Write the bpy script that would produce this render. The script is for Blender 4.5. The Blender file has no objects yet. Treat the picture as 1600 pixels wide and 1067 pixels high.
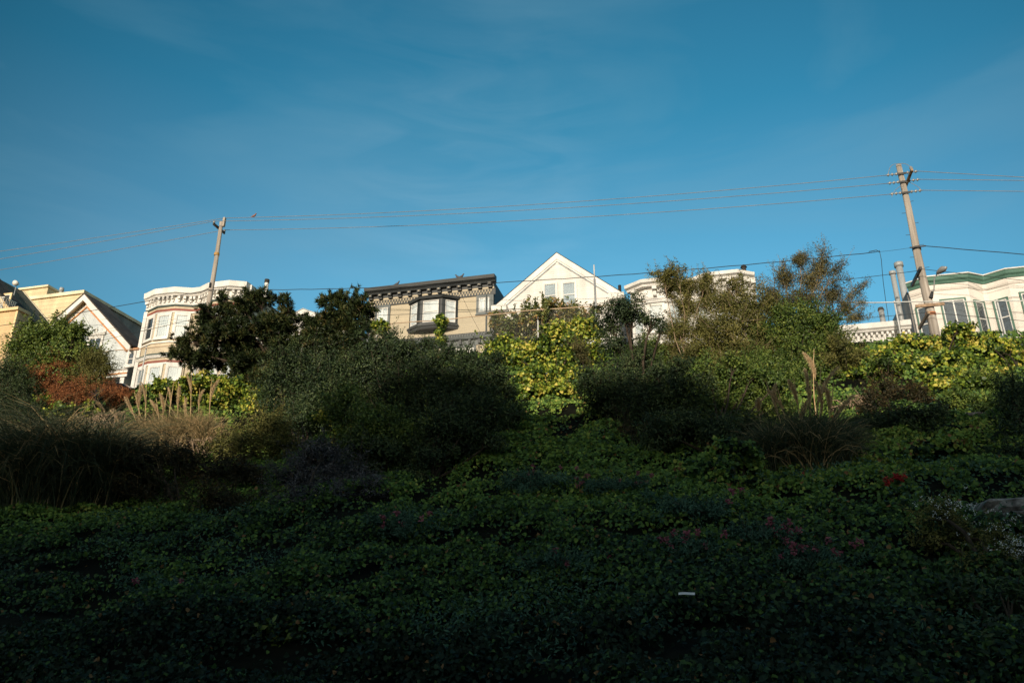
import bpy, math, random
import numpy as np
from mathutils import Vector
random.seed(5)
rng = np.random.default_rng(11)
C = bpy.context.scene.collection
sc = bpy.context.scene
R = math.radians

# ------------------------------------------------------------------ layout
# x runs along the upper street, y runs uphill (away from the camera), z is up.
F = 1244.0; PITCH = R(21.7); YAW = R(14.0); CAMZ = 1.6
SUN_EL = R(14.0)

def ray(u, v):
    r = (u - 800) / F; up = (533.5 - v) / F
    Y = math.cos(PITCH) - up * math.sin(PITCH)
    Z = math.sin(PITCH) + up * math.cos(PITCH)
    return r * math.cos(YAW) - Y * math.sin(YAW), r * math.sin(YAW) + Y * math.cos(YAW), Z

def at(u, v, n):
    "world point seen in direction (u, v) on the plane y = n"
    x, y, z = ray(u, v)
    t = n / y
    return Vector((x * t, n, CAMZ + z * t))

def mpp(u, v, n):
    return n / ray(u, v)[1] / F

def vnoise(x, y, s, seed=0):
    x = np.asarray(x, float) / s; y = np.asarray(y, float) / s
    xi = np.floor(x).astype(np.int64); yi = np.floor(y).astype(np.int64)
    fx = x - xi; fy = y - yi
    fx = fx * fx * (3 - 2 * fx); fy = fy * fy * (3 - 2 * fy)
    def h(a, b):
        k = (a * 374761393 + b * 668265263 + seed * 974711) & 0x7fffffff
        k = ((k ^ (k >> 13)) * 1274126177) & 0x7fffffff
        return ((k ^ (k >> 16)) & 0xffff) / 65535.0
    return (h(xi, yi) * (1 - fx) + h(xi + 1, yi) * fx) * (1 - fy) + (h(xi, yi + 1) * (1 - fx) + h(xi + 1, yi + 1) * fx) * fy

def street(x):
    return np.interp(x, [-90, -50, -32, -13, 9, 20, 70], [13.6, 15.6, 16.35, 16.9, 15.5, 14.8, 12.0])

def shade_ridge(x):  # unseen hill behind the camera, its height shaped to shade the slope
    return np.interp(x, [-70, -21, -16, -6, -3, 1, 6, 10, 30], [2.0, 2.6, 7.9, 8.2, 6.2, 6.0, 6.3, 4.8, 5.2]) + 106 * math.tan(SUN_EL)

PN = [3, 5, 7, 9, 14, 20, 27, 33, 37, 38.0]
PZ = [0, .25, .9, 1.5, 3.2, 5.8, 9.2, 12.8, 16.0, 16.8]
def T(x, n):
    x = np.asarray(x, float); n = np.asarray(n, float)
    h = np.interp(n, PN, PZ) * street(x) / 16.8
    bump = (vnoise(x, n, 3.1, 1) - .5) * .7 + (vnoise(x, n, 1.2, 2) - .5) * .3
    w = np.clip((n - 5) / 3, 0, 1) * np.clip((37.6 - n) / 2, 0, 1)
    back = np.clip((-n - 10) / 60, 0, 1)
    back = back * back * (3 - 2 * back)
    hb = back * (shade_ridge(x) + (vnoise(x, n, 9, 5) - .5) * 2.0 * (back > .9))
    dip = -1.9 * np.clip((-13 - x) / 4, 0, 1) * np.interp(n, [22, 27, 31, 34, 37], [0, .62, 1, .75, 0])
    return h + bump * w + hb + dip

def ground_hit(u, v):
    n = 7.0
    while n < 38:
        p = at(u, v, n)
        if p.z < T(p.x, n): return p
        n += .05
    return at(u, v, 37)

# ------------------------------------------------------------------ object helpers
def tag(o, label=None, cat=None, group=None, kind=None):
    if label: o['label'] = label
    if cat: o['category'] = cat
    if group: o['group'] = group
    if kind: o['kind'] = kind
    return o

def thing(name, loc, label, cat, group=None):
    o = bpy.data.objects.new(name, None); C.objects.link(o)
    o.empty_display_size = .2
    o.location = loc
    return tag(o, label, cat, group)

def wloc(o):
    v = Vector((0, 0, 0))
    while o is not None:
        v = v + o.location; o = o.parent
    return v

def link_mesh(name, me, parent=None, loc=None):
    o = bpy.data.objects.new(name, me); C.objects.link(o)
    if parent is not None: o.parent = parent
    if loc is not None: o.location = loc
    return o

class MB:
    def __init__(s): s.v = []; s.f = []
    def add(s, vs, fs):
        k = len(s.v); s.v += [tuple(p) for p in vs]; s.f += [tuple(i + k for i in f) for f in fs]; return s
    def box(s, x0, x1, y0, y1, z0, z1):
        return s.fbox(((0, 0), (1, 0), (0, 1)), x0, x1, y0, y1, z0, z1)
    def fbox(s, fr, a0, a1, b0, b1, z0, z1):
        o, a, b = fr
        P = [(o[0] + a[0] * i + b[0] * j, o[1] + a[1] * i + b[1] * j, k) for k in (z0, z1) for j in (b0, b1) for i in (a0, a1)]
        return s.add(P, [(0, 1, 3, 2), (4, 6, 7, 5), (0, 4, 5, 1), (2, 3, 7, 6), (0, 2, 6, 4), (1, 5, 7, 3)])
    def hull8(s, P):
        return s.add(P, [(0, 1, 3, 2), (4, 6, 7, 5), (0, 4, 5, 1), (2, 3, 7, 6), (0, 2, 6, 4), (1, 5, 7, 3)])
    def prism(s, poly, d0, d1, axis='z'):
        "polygon extruded: axis z takes (x,y), axis y takes (x,z)"
        n = len(poly)
        if axis == 'z': P = [(p[0], p[1], d) for d in (d0, d1) for p in poly]
        else: P = [(p[0], d, p[1]) for d in (d0, d1) for p in poly]
        return s.add(P, [tuple(range(n)), tuple(range(2 * n - 1, n - 1, -1))] + [(i, (i + 1) % n, n + (i + 1) % n, n + i) for i in range(n)])
    def sweep(s, line, prof):
        "closed profile [(out, z)] swept along a plan polyline, mitred"
        n = len(line); rows = []
        for i in range(n):
            ds = []
            if i > 0: ds.append((line[i][0] - line[i-1][0], line[i][1] - line[i-1][1]))
            if i < n - 1: ds.append((line[i+1][0] - line[i][0], line[i+1][1] - line[i][1]))
            ns = []
            for d in ds:
                l = math.hypot(*d); ns.append((d[1] / l, -d[0] / l))
            mx = sum(q[0] for q in ns) / len(ns); my = sum(q[1] for q in ns) / len(ns)
            k = mx * mx + my * my
            mx /= k; my /= k
            rows.append([(line[i][0] + mx * o, line[i][1] + my * o, z) for o, z in prof])
        m = len(prof)
        P = [p for r in rows for p in r]
        fs = [tuple(range(m)), tuple(range((n - 1) * m + m - 1, (n - 1) * m - 1, -1))]
        for i in range(n - 1):
            for j in range(m):
                jj = (j + 1) % m
                fs.append((i * m + j, i * m + jj, (i + 1) * m + jj, (i + 1) * m + j))
        return s.add(P, fs)
    def comb(s, x0, x1, z0, z1, n, w, y0, y1):
        "a strip with n square teeth along its lower edge"
        poly = [(x0, z1)]; zm = z1 - .02
        poly.append((x0, zm))
        for k in range(n):
            a = x0 + (x1 - x0) * (k + .5) / n
            poly += [(a - w, zm), (a - w, z0), (a + w, z0), (a + w, zm)]
        poly += [(x1, zm), (x1, z1)]
        return s.prism(poly, y0, y1, 'y')
    def tube(s, pts, rad, sides=6, cap=True):
        pts = [Vector(p) for p in pts]; n = len(pts)
        if not hasattr(rad, '__len__'): rad = [rad] * n
        P = []; ref = None
        for i in range(n):
            d = (pts[min(i + 1, n - 1)] - pts[max(i - 1, 0)])
            if d.length < 1e-9: d = Vector((0, 0, 1))
            d.normalize()
            if ref is None:
                ref = Vector((1, 0, 0)) if abs(d.x) < .8 else Vector((0, 1, 0))
            a = (ref - d * ref.dot(d)); a.normalize(); b = d.cross(a); ref = a
            for k in range(sides):
                t = 2 * math.pi * k / sides
                P.append(pts[i] + (a * math.cos(t) + b * math.sin(t)) * rad[i])
        fs = [(i * sides + k, i * sides + (k + 1) % sides, (i + 1) * sides + (k + 1) % sides, (i + 1) * sides + k) for i in range(n - 1) for k in range(sides)]
        if cap: fs += [tuple(range(sides - 1, -1, -1)), tuple((n - 1) * sides + k for k in range(sides))]
        return s.add(P, fs)
    def build(s, name, mat, parent=None, smooth=False, loc=None):
        off = wloc(parent) if parent is not None else Vector(loc if loc is not None else (0, 0, 0))
        me = bpy.data.meshes.new(name)
        me.from_pydata([(p[0] - off.x, p[1] - off.y, p[2] - off.z) for p in s.v], [], s.f)
        me.materials.append(mat)
        import bmesh
        bm = bmesh.new(); bm.from_mesh(me)
        bmesh.ops.recalc_face_normals(bm, faces=bm.faces)
        bm.to_mesh(me); bm.free()
        if smooth:
            me.polygons.foreach_set('use_smooth', [True] * len(me.polygons))
        return link_mesh(name, me, parent, None if parent is not None else off)

def raw_mesh(name, V, polys, mat, parent=None, tone=None, loc=None):
    "V (n,3); polys list of (m,k) index arrays"
    off = wloc(parent) if parent is not None else Vector(loc or (0, 0, 0))
    V = np.asarray(V, np.float32) - np.array(off, np.float32)
    me = bpy.data.meshes.new(name)
    me.vertices.add(len(V)); me.vertices.foreach_set('co', V.ravel())
    li = np.concatenate([p.ravel() for p in polys]).astype(np.int32)
    ls = []; st = 0
    for p in polys:
        ls.append(st + np.arange(len(p)) * p.shape[1]); st += p.size
    ls = np.concatenate(ls).astype(np.int32)
    me.loops.add(len(li)); me.loops.foreach_set('vertex_index', li)
    me.polygons.add(len(ls)); me.polygons.foreach_set('loop_start', ls)
    me.update(calc_edges=True)
    if tone is not None:
        a = me.attributes.new('tone', 'FLOAT', 'POINT'); a.data.foreach_set('value', np.asarray(tone, np.float32))
    me.materials.append(mat)
    return link_mesh(name, me, parent, None if parent is not None else off)

# ------------------------------------------------------------------ materials
def newmat(name):
    m = bpy.data.materials.new(name); m.use_nodes = True
    nt = m.node_tree; return m, nt, nt.nodes['Principled BSDF']

def paint(name, col, rough=.6, var=.17, scale=1.1, siding=0, spec=.3, metal=0, dirt=.25):
    "weathered paint; siding > 0 gives clapboards of that pitch"
    m, nt, b = newmat(name); N = nt.nodes; L = nt.links
    tc = N.new('ShaderNodeTexCoord')
    n1 = N.new('ShaderNodeTexNoise'); n1.inputs['Scale'].default_value = scale; n1.inputs['Detail'].default_value = 6
    mp = N.new('ShaderNodeMapping'); mp.inputs['Scale'].default_value = (1, 1, .35)
    L.new(tc.outputs['Object'], mp.inputs[0]); L.new(mp.outputs[0], n1.inputs['Vector'])
    r = N.new('ShaderNodeValToRGB')
    r.color_ramp.elements[0].position = .3; r.color_ramp.elements[1].position = .72
    r.color_ramp.elements[0].color = [c * (1 - var * 1.6) for c in col] + [1]
    r.color_ramp.elements[1].color = [min(1, c * (1 + var * .5)) for c in col] + [1]
    L.new(n1.outputs['Fac'], r.inputs[0])
    out = r.outputs[0]
    n2 = N.new('ShaderNodeTexNoise'); n2.inputs['Scale'].default_value = 14; n2.inputs['Detail'].default_value = 3
    L.new(tc.outputs['Object'], n2.inputs['Vector'])
    mr = N.new('ShaderNodeMapRange'); mr.inputs[1].default_value = .35; mr.inputs[2].default_value = .62
    mr.inputs[3].default_value = 1 - dirt * .5; mr.inputs[4].default_value = 1
    L.new(n2.outputs['Fac'], mr.inputs[0])
    mx = N.new('ShaderNodeMix'); mx.data_type = 'RGBA'; mx.blend_type = 'MULTIPLY'; mx.inputs[0].default_value = 1
    L.new(out, mx.inputs[6]); L.new(mr.outputs[0], mx.inputs[7]); out = mx.outputs[2]
    h = n2.outputs['Fac']; bs = .06
    if siding:
        sx = N.new('ShaderNodeSeparateXYZ'); L.new(tc.outputs['Object'], sx.inputs[0])
        d = N.new('ShaderNodeMath'); d.operation = 'DIVIDE'; d.inputs[1].default_value = siding; L.new(sx.outputs[2], d.inputs[0])
        fr = N.new('ShaderNodeMath'); fr.operation = 'FRACT'; L.new(d.outputs[0], fr.inputs[0])
        inv = N.new('ShaderNodeMath'); inv.operation = 'SUBTRACT'; inv.inputs[0].default_value = 1; L.new(fr.outputs[0], inv.inputs[1])
        mr2 = N.new('ShaderNodeMapRange'); mr2.inputs[1].default_value = .82; mr2.inputs[2].default_value = .97; mr2.inputs[3].default_value = 1; mr2.inputs[4].default_value = .78
        L.new(fr.outputs[0], mr2.inputs[0])
        fl = N.new('ShaderNodeMath'); fl.operation = 'FLOOR'; L.new(d.outputs[0], fl.inputs[0])
        wn = N.new('ShaderNodeTexWhiteNoise'); wn.noise_dimensions = '1D'; L.new(fl.outputs[0], wn.inputs['W'])
        mr3 = N.new('ShaderNodeMapRange'); mr3.inputs[3].default_value = .95; mr3.inputs[4].default_value = 1.04; L.new(wn.outputs['Value'], mr3.inputs[0])
        mm = N.new('ShaderNodeMath'); mm.operation = 'MULTIPLY'; L.new(mr2.outputs[0], mm.inputs[0]); L.new(mr3.outputs[0], mm.inputs[1])
        m3 = N.new('ShaderNodeMix'); m3.data_type = 'RGBA'; m3.blend_type = 'MULTIPLY'; m3.inputs[0].default_value = 1
        L.new(out, m3.inputs[6]); L.new(mm.outputs[0], m3.inputs[7]); out = m3.outputs[2]
        h = inv.outputs[0]; bs = .5
    L.new(out, b.inputs['Base Color'])
    bp = N.new('ShaderNodeBump'); bp.inputs['Strength'].default_value = bs; bp.inputs['Distance'].default_value = .03
    L.new(h, bp.inputs['Height']); L.new(bp.outputs[0], b.inputs['Normal'])
    b.inputs['Roughness'].default_value = rough; b.inputs['Specular IOR Level'].default_value = spec; b.inputs['Metallic'].default_value = metal
    return m

def leafmat(name, stops, rough=.5, trans=.22, spec=.3):
    m, nt, b = newmat(name); N = nt.nodes; L = nt.links
    a = N.new('ShaderNodeAttribute'); a.attribute_name = 'tone'
    r = N.new('ShaderNodeValToRGB'); cr = r.color_ramp
    while len(cr.elements) < len(stops): cr.elements.new(.5)
    for e, (p, c) in zip(cr.elements, stops): e.position = p; e.color = list(c) + [1]
    L.new(a.outputs['Fac'], r.inputs[0])
    L.new(r.outputs[0], b.inputs['Base Color'])
    b.inputs['Roughness'].default_value = rough; b.inputs['Specular IOR Level'].default_value = spec
    if trans:
        t = N.new('ShaderNodeBsdfTranslucent'); L.new(r.outputs[0], t.inputs[0])
        mx = N.new('ShaderNodeMixShader'); mx.inputs[0].default_value = trans
        L.new(b.outputs[0], mx.inputs[1]); L.new(t.outputs[0], mx.inputs[2])
        L.new(mx.outputs[0], N['Material Output'].inputs[0])
    return m

def bark(name, c0, c1, scale=9, stretch=.12):
    m, nt, b = newmat(name); N = nt.nodes; L = nt.links
    tc = N.new('ShaderNodeTexCoord'); mp = N.new('ShaderNodeMapping'); mp.inputs['Scale'].default_value = (1, 1, stretch)
    n = N.new('ShaderNodeTexNoise'); n.inputs['Scale'].default_value = scale; n.inputs['Detail'].default_value = 8
    r = N.new('ShaderNodeValToRGB'); r.color_ramp.elements[0].position = .35; r.color_ramp.elements[1].position = .68
    r.color_ramp.elements[0].color = list(c0) + [1]; r.color_ramp.elements[1].color = list(c1) + [1]
    L.new(tc.outputs['Object'], mp.inputs[0]); L.new(mp.outputs[0], n.inputs['Vector']); L.new(n.outputs['Fac'], r.inputs[0]); L.new(r.outputs[0], b.inputs['Base Color'])
    bp = N.new('ShaderNodeBump'); bp.inputs['Strength'].default_value = .6; bp.inputs['Distance'].default_value = .02
    L.new(n.outputs['Fac'], bp.inputs['Height']); L.new(bp.outputs[0], b.inputs['Normal'])
    b.inputs['Roughness'].default_value = .85; b.inputs['Specular IOR Level'].default_value = .15
    return m

def glassmat():
    m, nt, b = newmat('window_glass'); N = nt.nodes; L = nt.links
    tc = N.new('ShaderNodeTexCoord'); n = N.new('ShaderNodeTexNoise'); n.inputs['Scale'].default_value = 1.4
    bp = N.new('ShaderNodeBump'); bp.inputs['Strength'].default_value = .15; bp.inputs['Distance'].default_value = .05
    L.new(tc.outputs['Object'], n.inputs['Vector']); L.new(n.outputs['Fac'], bp.inputs['Height'])
    g = N.new('ShaderNodeBsdfGlossy'); g.inputs['Roughness'].default_value = .03; g.inputs['Color'].default_value = (.9, .95, 1, 1)
    L.new(bp.outputs[0], g.inputs['Normal'])
    t = N.new('ShaderNodeBsdfTransparent'); t.inputs[0].default_value = (.97, .985, .99, 1)
    lw = N.new('ShaderNodeLayerWeight'); lw.inputs[0].default_value = .5
    pw = N.new('ShaderNodeMath'); pw.operation = 'POWER'; pw.inputs[1].default_value = 4; L.new(lw.outputs['Facing'], pw.inputs[0])
    ad = N.new('ShaderNodeMath'); ad.operation = 'MULTIPLY_ADD'; ad.inputs[1].default_value = .6; ad.inputs[2].default_value = .06; L.new(pw.outputs[0], ad.inputs[0])
    mx = N.new('ShaderNodeMixShader'); L.new(ad.outputs[0], mx.inputs[0]); L.new(t.outputs[0], mx.inputs[1]); L.new(g.outputs[0], mx.inputs[2])
    L.new(mx.outputs[0], N['Material Output'].inputs[0])
    return m

M = {}
M['white'] = paint('white_trim_paint', (.74, .715, .67))
M['cream_white'] = paint('warm_white_clapboard', (.71, .675, .625), siding=.15)
M['white_wall'] = paint('white_clapboard', (.73, .71, .665), siding=.14)
M['tan'] = paint('tan_clapboard', (.44, .375, .265), siding=.15, var=.06, dirt=.1)
M['dark_trim'] = paint('charcoal_trim', (.045, .05, .052), var=.2, rough=.5)
M['grey_trim'] = paint('grey_trim', (.10, .115, .115), rough=.5)
M['beige'] = paint('beige_clapboard', (.55, .46, .325), siding=.14)
M['red_trim'] = paint('brick_red_trim', (.26, .075, .05))
M['green_dark'] = paint('dark_green_trim', (.05, .08, .07))
M['pale_blue'] = paint('pale_blue_shingle', (.55, .59, .595), siding=.12)
M['orange_trim'] = paint('orange_trim', (.55, .25, .10))
M['orange_wall'] = paint('apricot_clapboard', (.68, .47, .25), siding=.17)
M['orange_light'] = paint('apricot_trim', (.80, .60, .33))
M['yellow_wall'] = paint('yellow_clapboard', (.66, .535, .335), siding=.42)
M['yellow_trim'] = paint('pale_yellow_trim', (.78, .68, .48))
M['pinkish'] = paint('cream_stucco', (.72, .655, .585), siding=.9, var=.06)
M['side_grey'] = paint('grey_siding', (.27, .25, .235), siding=.2, var=.3)  # one grey for side and rear walls
M['side_dark'] = paint('slate_side_wall', (.12, .14, .16), siding=.16)
M['green_trim'] = paint('green_trim', (.085, .18, .135))
M['roof'] = paint('dark_asphalt_shingle', (.045, .043, .04), rough=.9, var=.4, siding=.18)
M['roof_brown'] = paint('brown_asphalt_shingle', (.085, .07, .058), rough=.9, var=.4, siding=.18)
M['roof_olive'] = paint('faded_olive_roof', (.15, .14, .10), rough=.9, var=.3, siding=.2)
M['tar'] = paint('tar_roof', (.09, .085, .08), rough=.9)
M['blind'] = paint('white_louvre_blind', (.80, .79, .76), siding=.09)
M['curtain'] = paint('net_curtain', (.68, .69, .67))
M['curtain_grey'] = paint('grey_window_shade', (.36, .41, .44))
M['room'] = paint('dim_interior', (.05, .055, .06))
M['glass'] = glassmat()
M['door'] = paint('white_garage_door', (.76, .74, .70), siding=.45)
M['galv'] = paint('galvanised_steel', (.36, .37, .37), rough=.6, metal=.25, spec=.5)
M['fence_rail'] = paint('weathered_fence_rail', (.50, .36, .24), rough=.6)
M['fence_post'] = paint('fence_post_steel', (.60, .60, .58), rough=.5)
M['mesh'] = paint('chain_link_wire', (.16, .16, .15), rough=.6, metal=.3)
M['pole'] = bark('weathered_pole_wood', (.21, .18, .15), (.50, .44, .38), 5, .06)
M['arm'] = bark('crossarm_wood', (.20, .13, .08), (.40, .27, .17), 6, .3)
M['black_iron'] = paint('black_iron', (.03, .03, .03), rough=.5)
M['copper'] = paint('line_wire', (.23, .225, .22), rough=.6)
M['cable'] = paint('black_cable', (.025, .03, .035), rough=.6)
M['porcelain'] = paint('insulator', (.24, .24, .235), rough=.25, spec=.5)
M['wood'] = bark('twig_bark', (.022, .016, .011), (.075, .055, .038), 12, .3)
M['palewood'] = bark('pale_twig_bark', (.16, .11, .07), (.40, .30, .20), 12, .3)
M['deadwood'] = bark('dead_twig_bark', (.16, .11, .075), (.46, .33, .22), 10, .3)
M['straw'] = leafmat('straw_plume', [(0, (.30, .20, .11)), (.5, (.60, .44, .25)), (1, (.80, .64, .42))], trans=.3, rough=.8)
M['stalk'] = bark('straw_stalk', (.34, .22, .11), (.62, .45, .25), 10, .3)
M['asphalt'] = paint('asphalt', (.05, .05, .052), rough=.9, var=.3)
M['concrete'] = paint('concrete', (.34, .33, .31), rough=.9, var=.3)
M['slab'] = paint('pale_slab', (.36, .34, .32), rough=.95, var=.5, scale=4, dirt=.9)
M['car'] = paint('dark_blue_car_paint', (.012, .018, .03), rough=.2, spec=.6, dirt=.1)
M['tyre'] = paint('tyre_rubber', (.02, .02, .02), rough=.9)
M['tail'] = paint('red_lamp_lens', (.45, .02, .015), rough=.2)
M['paper'] = paint('white_litter', (.82, .81, .80))
M['bird_grey'] = paint('pigeon_feathers', (.10, .10, .115), var=.4, scale=30)
M['bird_brown'] = paint('rosy_finch_feathers', (.28, .13, .10), var=.3, scale=30)
M['stone'] = paint('grey_stone', (.22, .20, .185), rough=.95, var=.4, scale=5)

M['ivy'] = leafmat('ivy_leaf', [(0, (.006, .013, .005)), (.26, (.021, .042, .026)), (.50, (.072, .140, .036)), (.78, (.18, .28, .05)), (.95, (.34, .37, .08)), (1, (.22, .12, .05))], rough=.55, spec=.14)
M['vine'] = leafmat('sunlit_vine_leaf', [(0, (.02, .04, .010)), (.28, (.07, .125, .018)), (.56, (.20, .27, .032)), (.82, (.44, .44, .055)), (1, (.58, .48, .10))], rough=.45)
M['green'] = leafmat('shrub_leaf', [(0, (.012, .026, .008)), (.5, (.075, .125, .022)), (1, (.25, .29, .055))], rough=.5)
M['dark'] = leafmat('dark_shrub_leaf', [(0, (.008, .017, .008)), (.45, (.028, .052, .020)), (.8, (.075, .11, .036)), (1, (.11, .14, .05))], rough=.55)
M['olive'] = leafmat('olive_leaf', [(0, (.032, .038, .010)), (.5, (.125, .128, .030)), (1, (.30, .26, .075))], rough=.6)
M['brownish'] = leafmat('bronze_leaf', [(0, (.028, .028, .012)), (.5, (.105, .10, .036)), (1, (.27, .22, .085))], rough=.6)
M['needle'] = leafmat('pine_needle', [(0, (.010, .017, .007)), (.45, (.030, .050, .015)), (.75, (.075, .095, .026)), (1, (.16, .125, .04))], rough=.5, trans=.1)
M['rust'] = leafmat('rust_dead_leaf', [(0, (.07, .026, .012)), (.5, (.34, .125, .045)), (1, (.50, .23, .09))], rough=.8)
M['ochre'] = leafmat('ochre_shrub_leaf', [(0, (.012, .014, .007)), (.55, (.038, .034, .012)), (1, (.12, .07, .02))], rough=.6)
M['violet'] = leafmat('grey_violet_leaf', [(0, (.02, .02, .022)), (.5, (.055, .052, .058)), (1, (.20, .19, .20))], rough=.4, spec=.5)
M['magnolia'] = leafmat('bronze_backed_leaf', [(0, (.02, .035, .010)), (.4, (.10, .135, .035)), (.68, (.24, .23, .07)), (1, (.46, .23, .08))], rough=.3, spec=.5)
M['blade'] = leafmat('grass_blade', [(0, (.018, .03, .018)), (.5, (.045, .065, .034)), (.75, (.12, .115, .05)), (1, (.46, .32, .16))], rough=.55)
M['blue_leaf'] = leafmat('blue_green_leaf', [(0, (.02, .05, .032)), (.5, (.055, .125, .075)), (1, (.10, .20, .13))], rough=.6)
M['pink'] = leafmat('pink_flower', [(0, (.20, .045, .07)), (1, (.38, .13, .16))], rough=.7)
M['red'] = leafmat('red_flower', [(0, (.25, .012, .015)), (1, (.50, .03, .03))], rough=.6)
M['whitefl'] = leafmat('white_flower', [(0, (.55, .55, .52)), (1, (.85, .85, .82))], rough=.7)

# ------------------------------------------------------------------ ground, streets
def soilmat():
    m, nt, b = newmat('soil'); N = nt.nodes; L = nt.links
    tc = N.new('ShaderNodeTexCoord'); n = N.new('ShaderNodeTexNoise'); n.inputs['Scale'].default_value = 1.2; n.inputs['Detail'].default_value = 10
    r = N.new('ShaderNodeValToRGB'); r.color_ramp.elements[0].position = .35; r.color_ramp.elements[1].position = .7
    r.color_ramp.elements[0].color = (.003, .004, .003, 1); r.color_ramp.elements[1].color = (.012, .012, .007, 1)
    L.new(tc.outputs['Object'], n.inputs['Vector']); L.new(n.outputs['Fac'], r.inputs[0]); L.new(r.outputs[0], b.inputs['Base Color'])
    bp = N.new('ShaderNodeBump'); bp.inputs['Distance'].default_value = .1; L.new(n.outputs['Fac'], bp.inputs['Height']); L.new(bp.outputs[0], b.inputs['Normal'])
    b.inputs['Roughness'].default_value = 1; b.inputs['Specular IOR Level'].default_value = .05
    return m
M['soil'] = soilmat()
def grid(name, xs, ns, zf, mat, kind='structure'):
    X, Nn = np.meshgrid(xs, ns)
    V = np.stack([X.ravel(), Nn.ravel(), zf(X.ravel(), Nn.ravel())], 1)
    w = len(xs); i = np.arange(len(ns) - 1)[:, None] * w + np.arange(w - 1)[None]
    i = i.ravel(); q = np.stack([i, i + 1, i + 1 + w, i + w], 1)
    o = raw_mesh(name, V, [q], mat); o['kind'] = kind
    return o
xs = np.concatenate([[-600, -400, -250, -160, -110, -80], np.arange(-62, 30, .45), [40, 60, 90, 150, 250, 400, 600]])
ns = np.concatenate([[-600, -300, -150, -100, -85, -78, -74, -70, -66, -60, -50, -40, -30, -20, -14, -10, -6, 0, 3], np.arange(4, 39, .45), [40, 43, 47, 60, 80, 120, 200, 350, 600]])
grid('ground', xs, ns, T, M['soil'])
sx_ = np.concatenate([[-300, -150, -90], np.arange(-70, 40, 2.0), [70, 150, 300]])
grid('road', sx_, np.array([39.2, 41.5, 44.2]), lambda x, n: street(x) + .02, M['asphalt'])
grid('lower_road', sx_, np.array([-7.0, -2.0, 2.6]), lambda x, n: 0 * x + .02, M['asphalt'])
for nm, a, b_ in (('pavement', 44.2, 47.3),):
    mb = MB()
    for i in range(len(sx_) - 1):
        x0, x1 = sx_[i], sx_[i + 1]; z0, z1 = float(street(x0)), float(street(x1))
        mb.hull8([(x0, a, z0), (x1, a, z1), (x0, b_, z0), (x1, b_, z1), (x0, a, z0 + .14), (x1, a, z1 + .14), (x0, b_, z0 + .14), (x1, b_, z1 + .14)])
    tag(mb.build(nm, M['concrete']), kind='structure')

# ------------------------------------------------------------------ house helpers
YF = 47.0
def frame(p, q):
    d = (q[0] - p[0], q[1] - p[1]); l = math.hypot(*d)
    a = (d[0] / l, d[1] / l)
    return (p, a, (a[1], -a[0])), l

def window(root, fr, a0, a1, z0, z1, casing, sash, back, cw=.12, rail=True, mull=0, hood=False, sill=True, out=0.0, label=None):
    "a0..a1, z0..z1 are the outer edges of the casing"
    c = MB(); o = out
    c.fbox(fr, a0, a0 + cw, o, o + .09, z0 + cw, z1 - cw); c.fbox(fr, a1 - cw, a1, o, o + .09, z0 + cw, z1 - cw)
    c.fbox(fr, a0, a1, o, o + .09, z1 - cw, z1); c.fbox(fr, a0, a1, o, o + .09, z0, z0 + cw)
    if sill: c.fbox(fr, a0 - .05, a1 + .05, o, o + .16, z0 - .07, z0 - .001)
    if hood: c.fbox(fr, a0 - .08, a1 + .08, o, o + .2, z1 + .001, z1 + .10)
    w = c.build('window', casing, root)
    if label: w['label'] = label
    i0, i1, k0, k1 = a0 + cw + .002, a1 - cw - .002, z0 + cw + .002, z1 - cw - .002
    s = MB(); t = .055
    s.fbox(fr, i0, i0 + t, o + .02, o + .07, k0, k1); s.fbox(fr, i1 - t, i1, o + .02, o + .07, k0, k1)
    s.fbox(fr, i0 + t, i1 - t, o + .02, o + .07, k0, k0 + t); s.fbox(fr, i0 + t, i1 - t, o + .02, o + .07, k1 - t, k1)
    if rail:
        zm = (k0 + k1) / 2; s.fbox(fr, i0 + t, i1 - t, o + .022, o + .068, zm - .03, zm + .03)
    for j in range(mull):
        x = i0 + (i1 - i0) * (j + 1) / (mull + 1); s.fbox(fr, x - .035, x + .035, o + .024, o + .072, k0 + t, k1 - t)
    s.build('sash', sash, w)
    g = MB().fbox(fr, i0 + t, i1 - t, o + .040, o + .044, k0 + t, k1 - t); g.build('pane', M['glass'], w)
    bk = MB()
    if back is M['blind']:
        nsl = max(3, int((k1 - k0 - 2 * t) / .13))
        for j in range(nsl):
            za = k0 + t + (k1 - k0 - 2 * t) * j / nsl; zb = k0 + t + (k1 - k0 - 2 * t) * (j + 1) / nsl
            bk.fbox(fr, i0 + t, i1 - t, o + .012, o + .022 , za + .004, zb - .012)
        bk.fbox(fr, i0 + t, i1 - t, o + .004, o + .010, k0 + t, k1 - t)
        bk.build('blind', back, w)
    elif back is M['room']:
        bk.fbox(fr, i0 + t, i1 - t, o + .004, o + .010, k0 + t, k1 - t); bk.build('room_shade', back, w)
    else:
        n = 9; W = i1 - i0 - 2 * t
        for j in range(n):
            bk.fbox(fr, i0 + t + W * j / n, i0 + t + W * (j + 1) / n - .004, o + .006, o + .010 + .012 * (j % 2), k0 + t, k1 - t)
        bk.build('curtain', back, w)
    return w

def along(line, step, start=.3):
    "points along a plan polyline with their frame"
    out = []
    for i in range(len(line) - 1):
        fr, l = frame(line[i], line[i + 1])
        n = max(1, int(round(l / step)))
        for k in range(n):
            out.append((fr, (k + .5) * l / n))
    return out

def body(root, front, depth, z0, z1, mat, name='wall'):
    poly = list(front) + [(front[-1][0], YF + depth), (front[0][0], YF + depth)]
    return MB().prism(poly, z0, z1).build(name, mat, root)

FLAT = ((0, YF), (1, 0), (0, -1))      # frame whose a is x and b points to the camera
def hx(u, v, n=YF): p = at(u, v, n); return p.x, p.z

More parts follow.
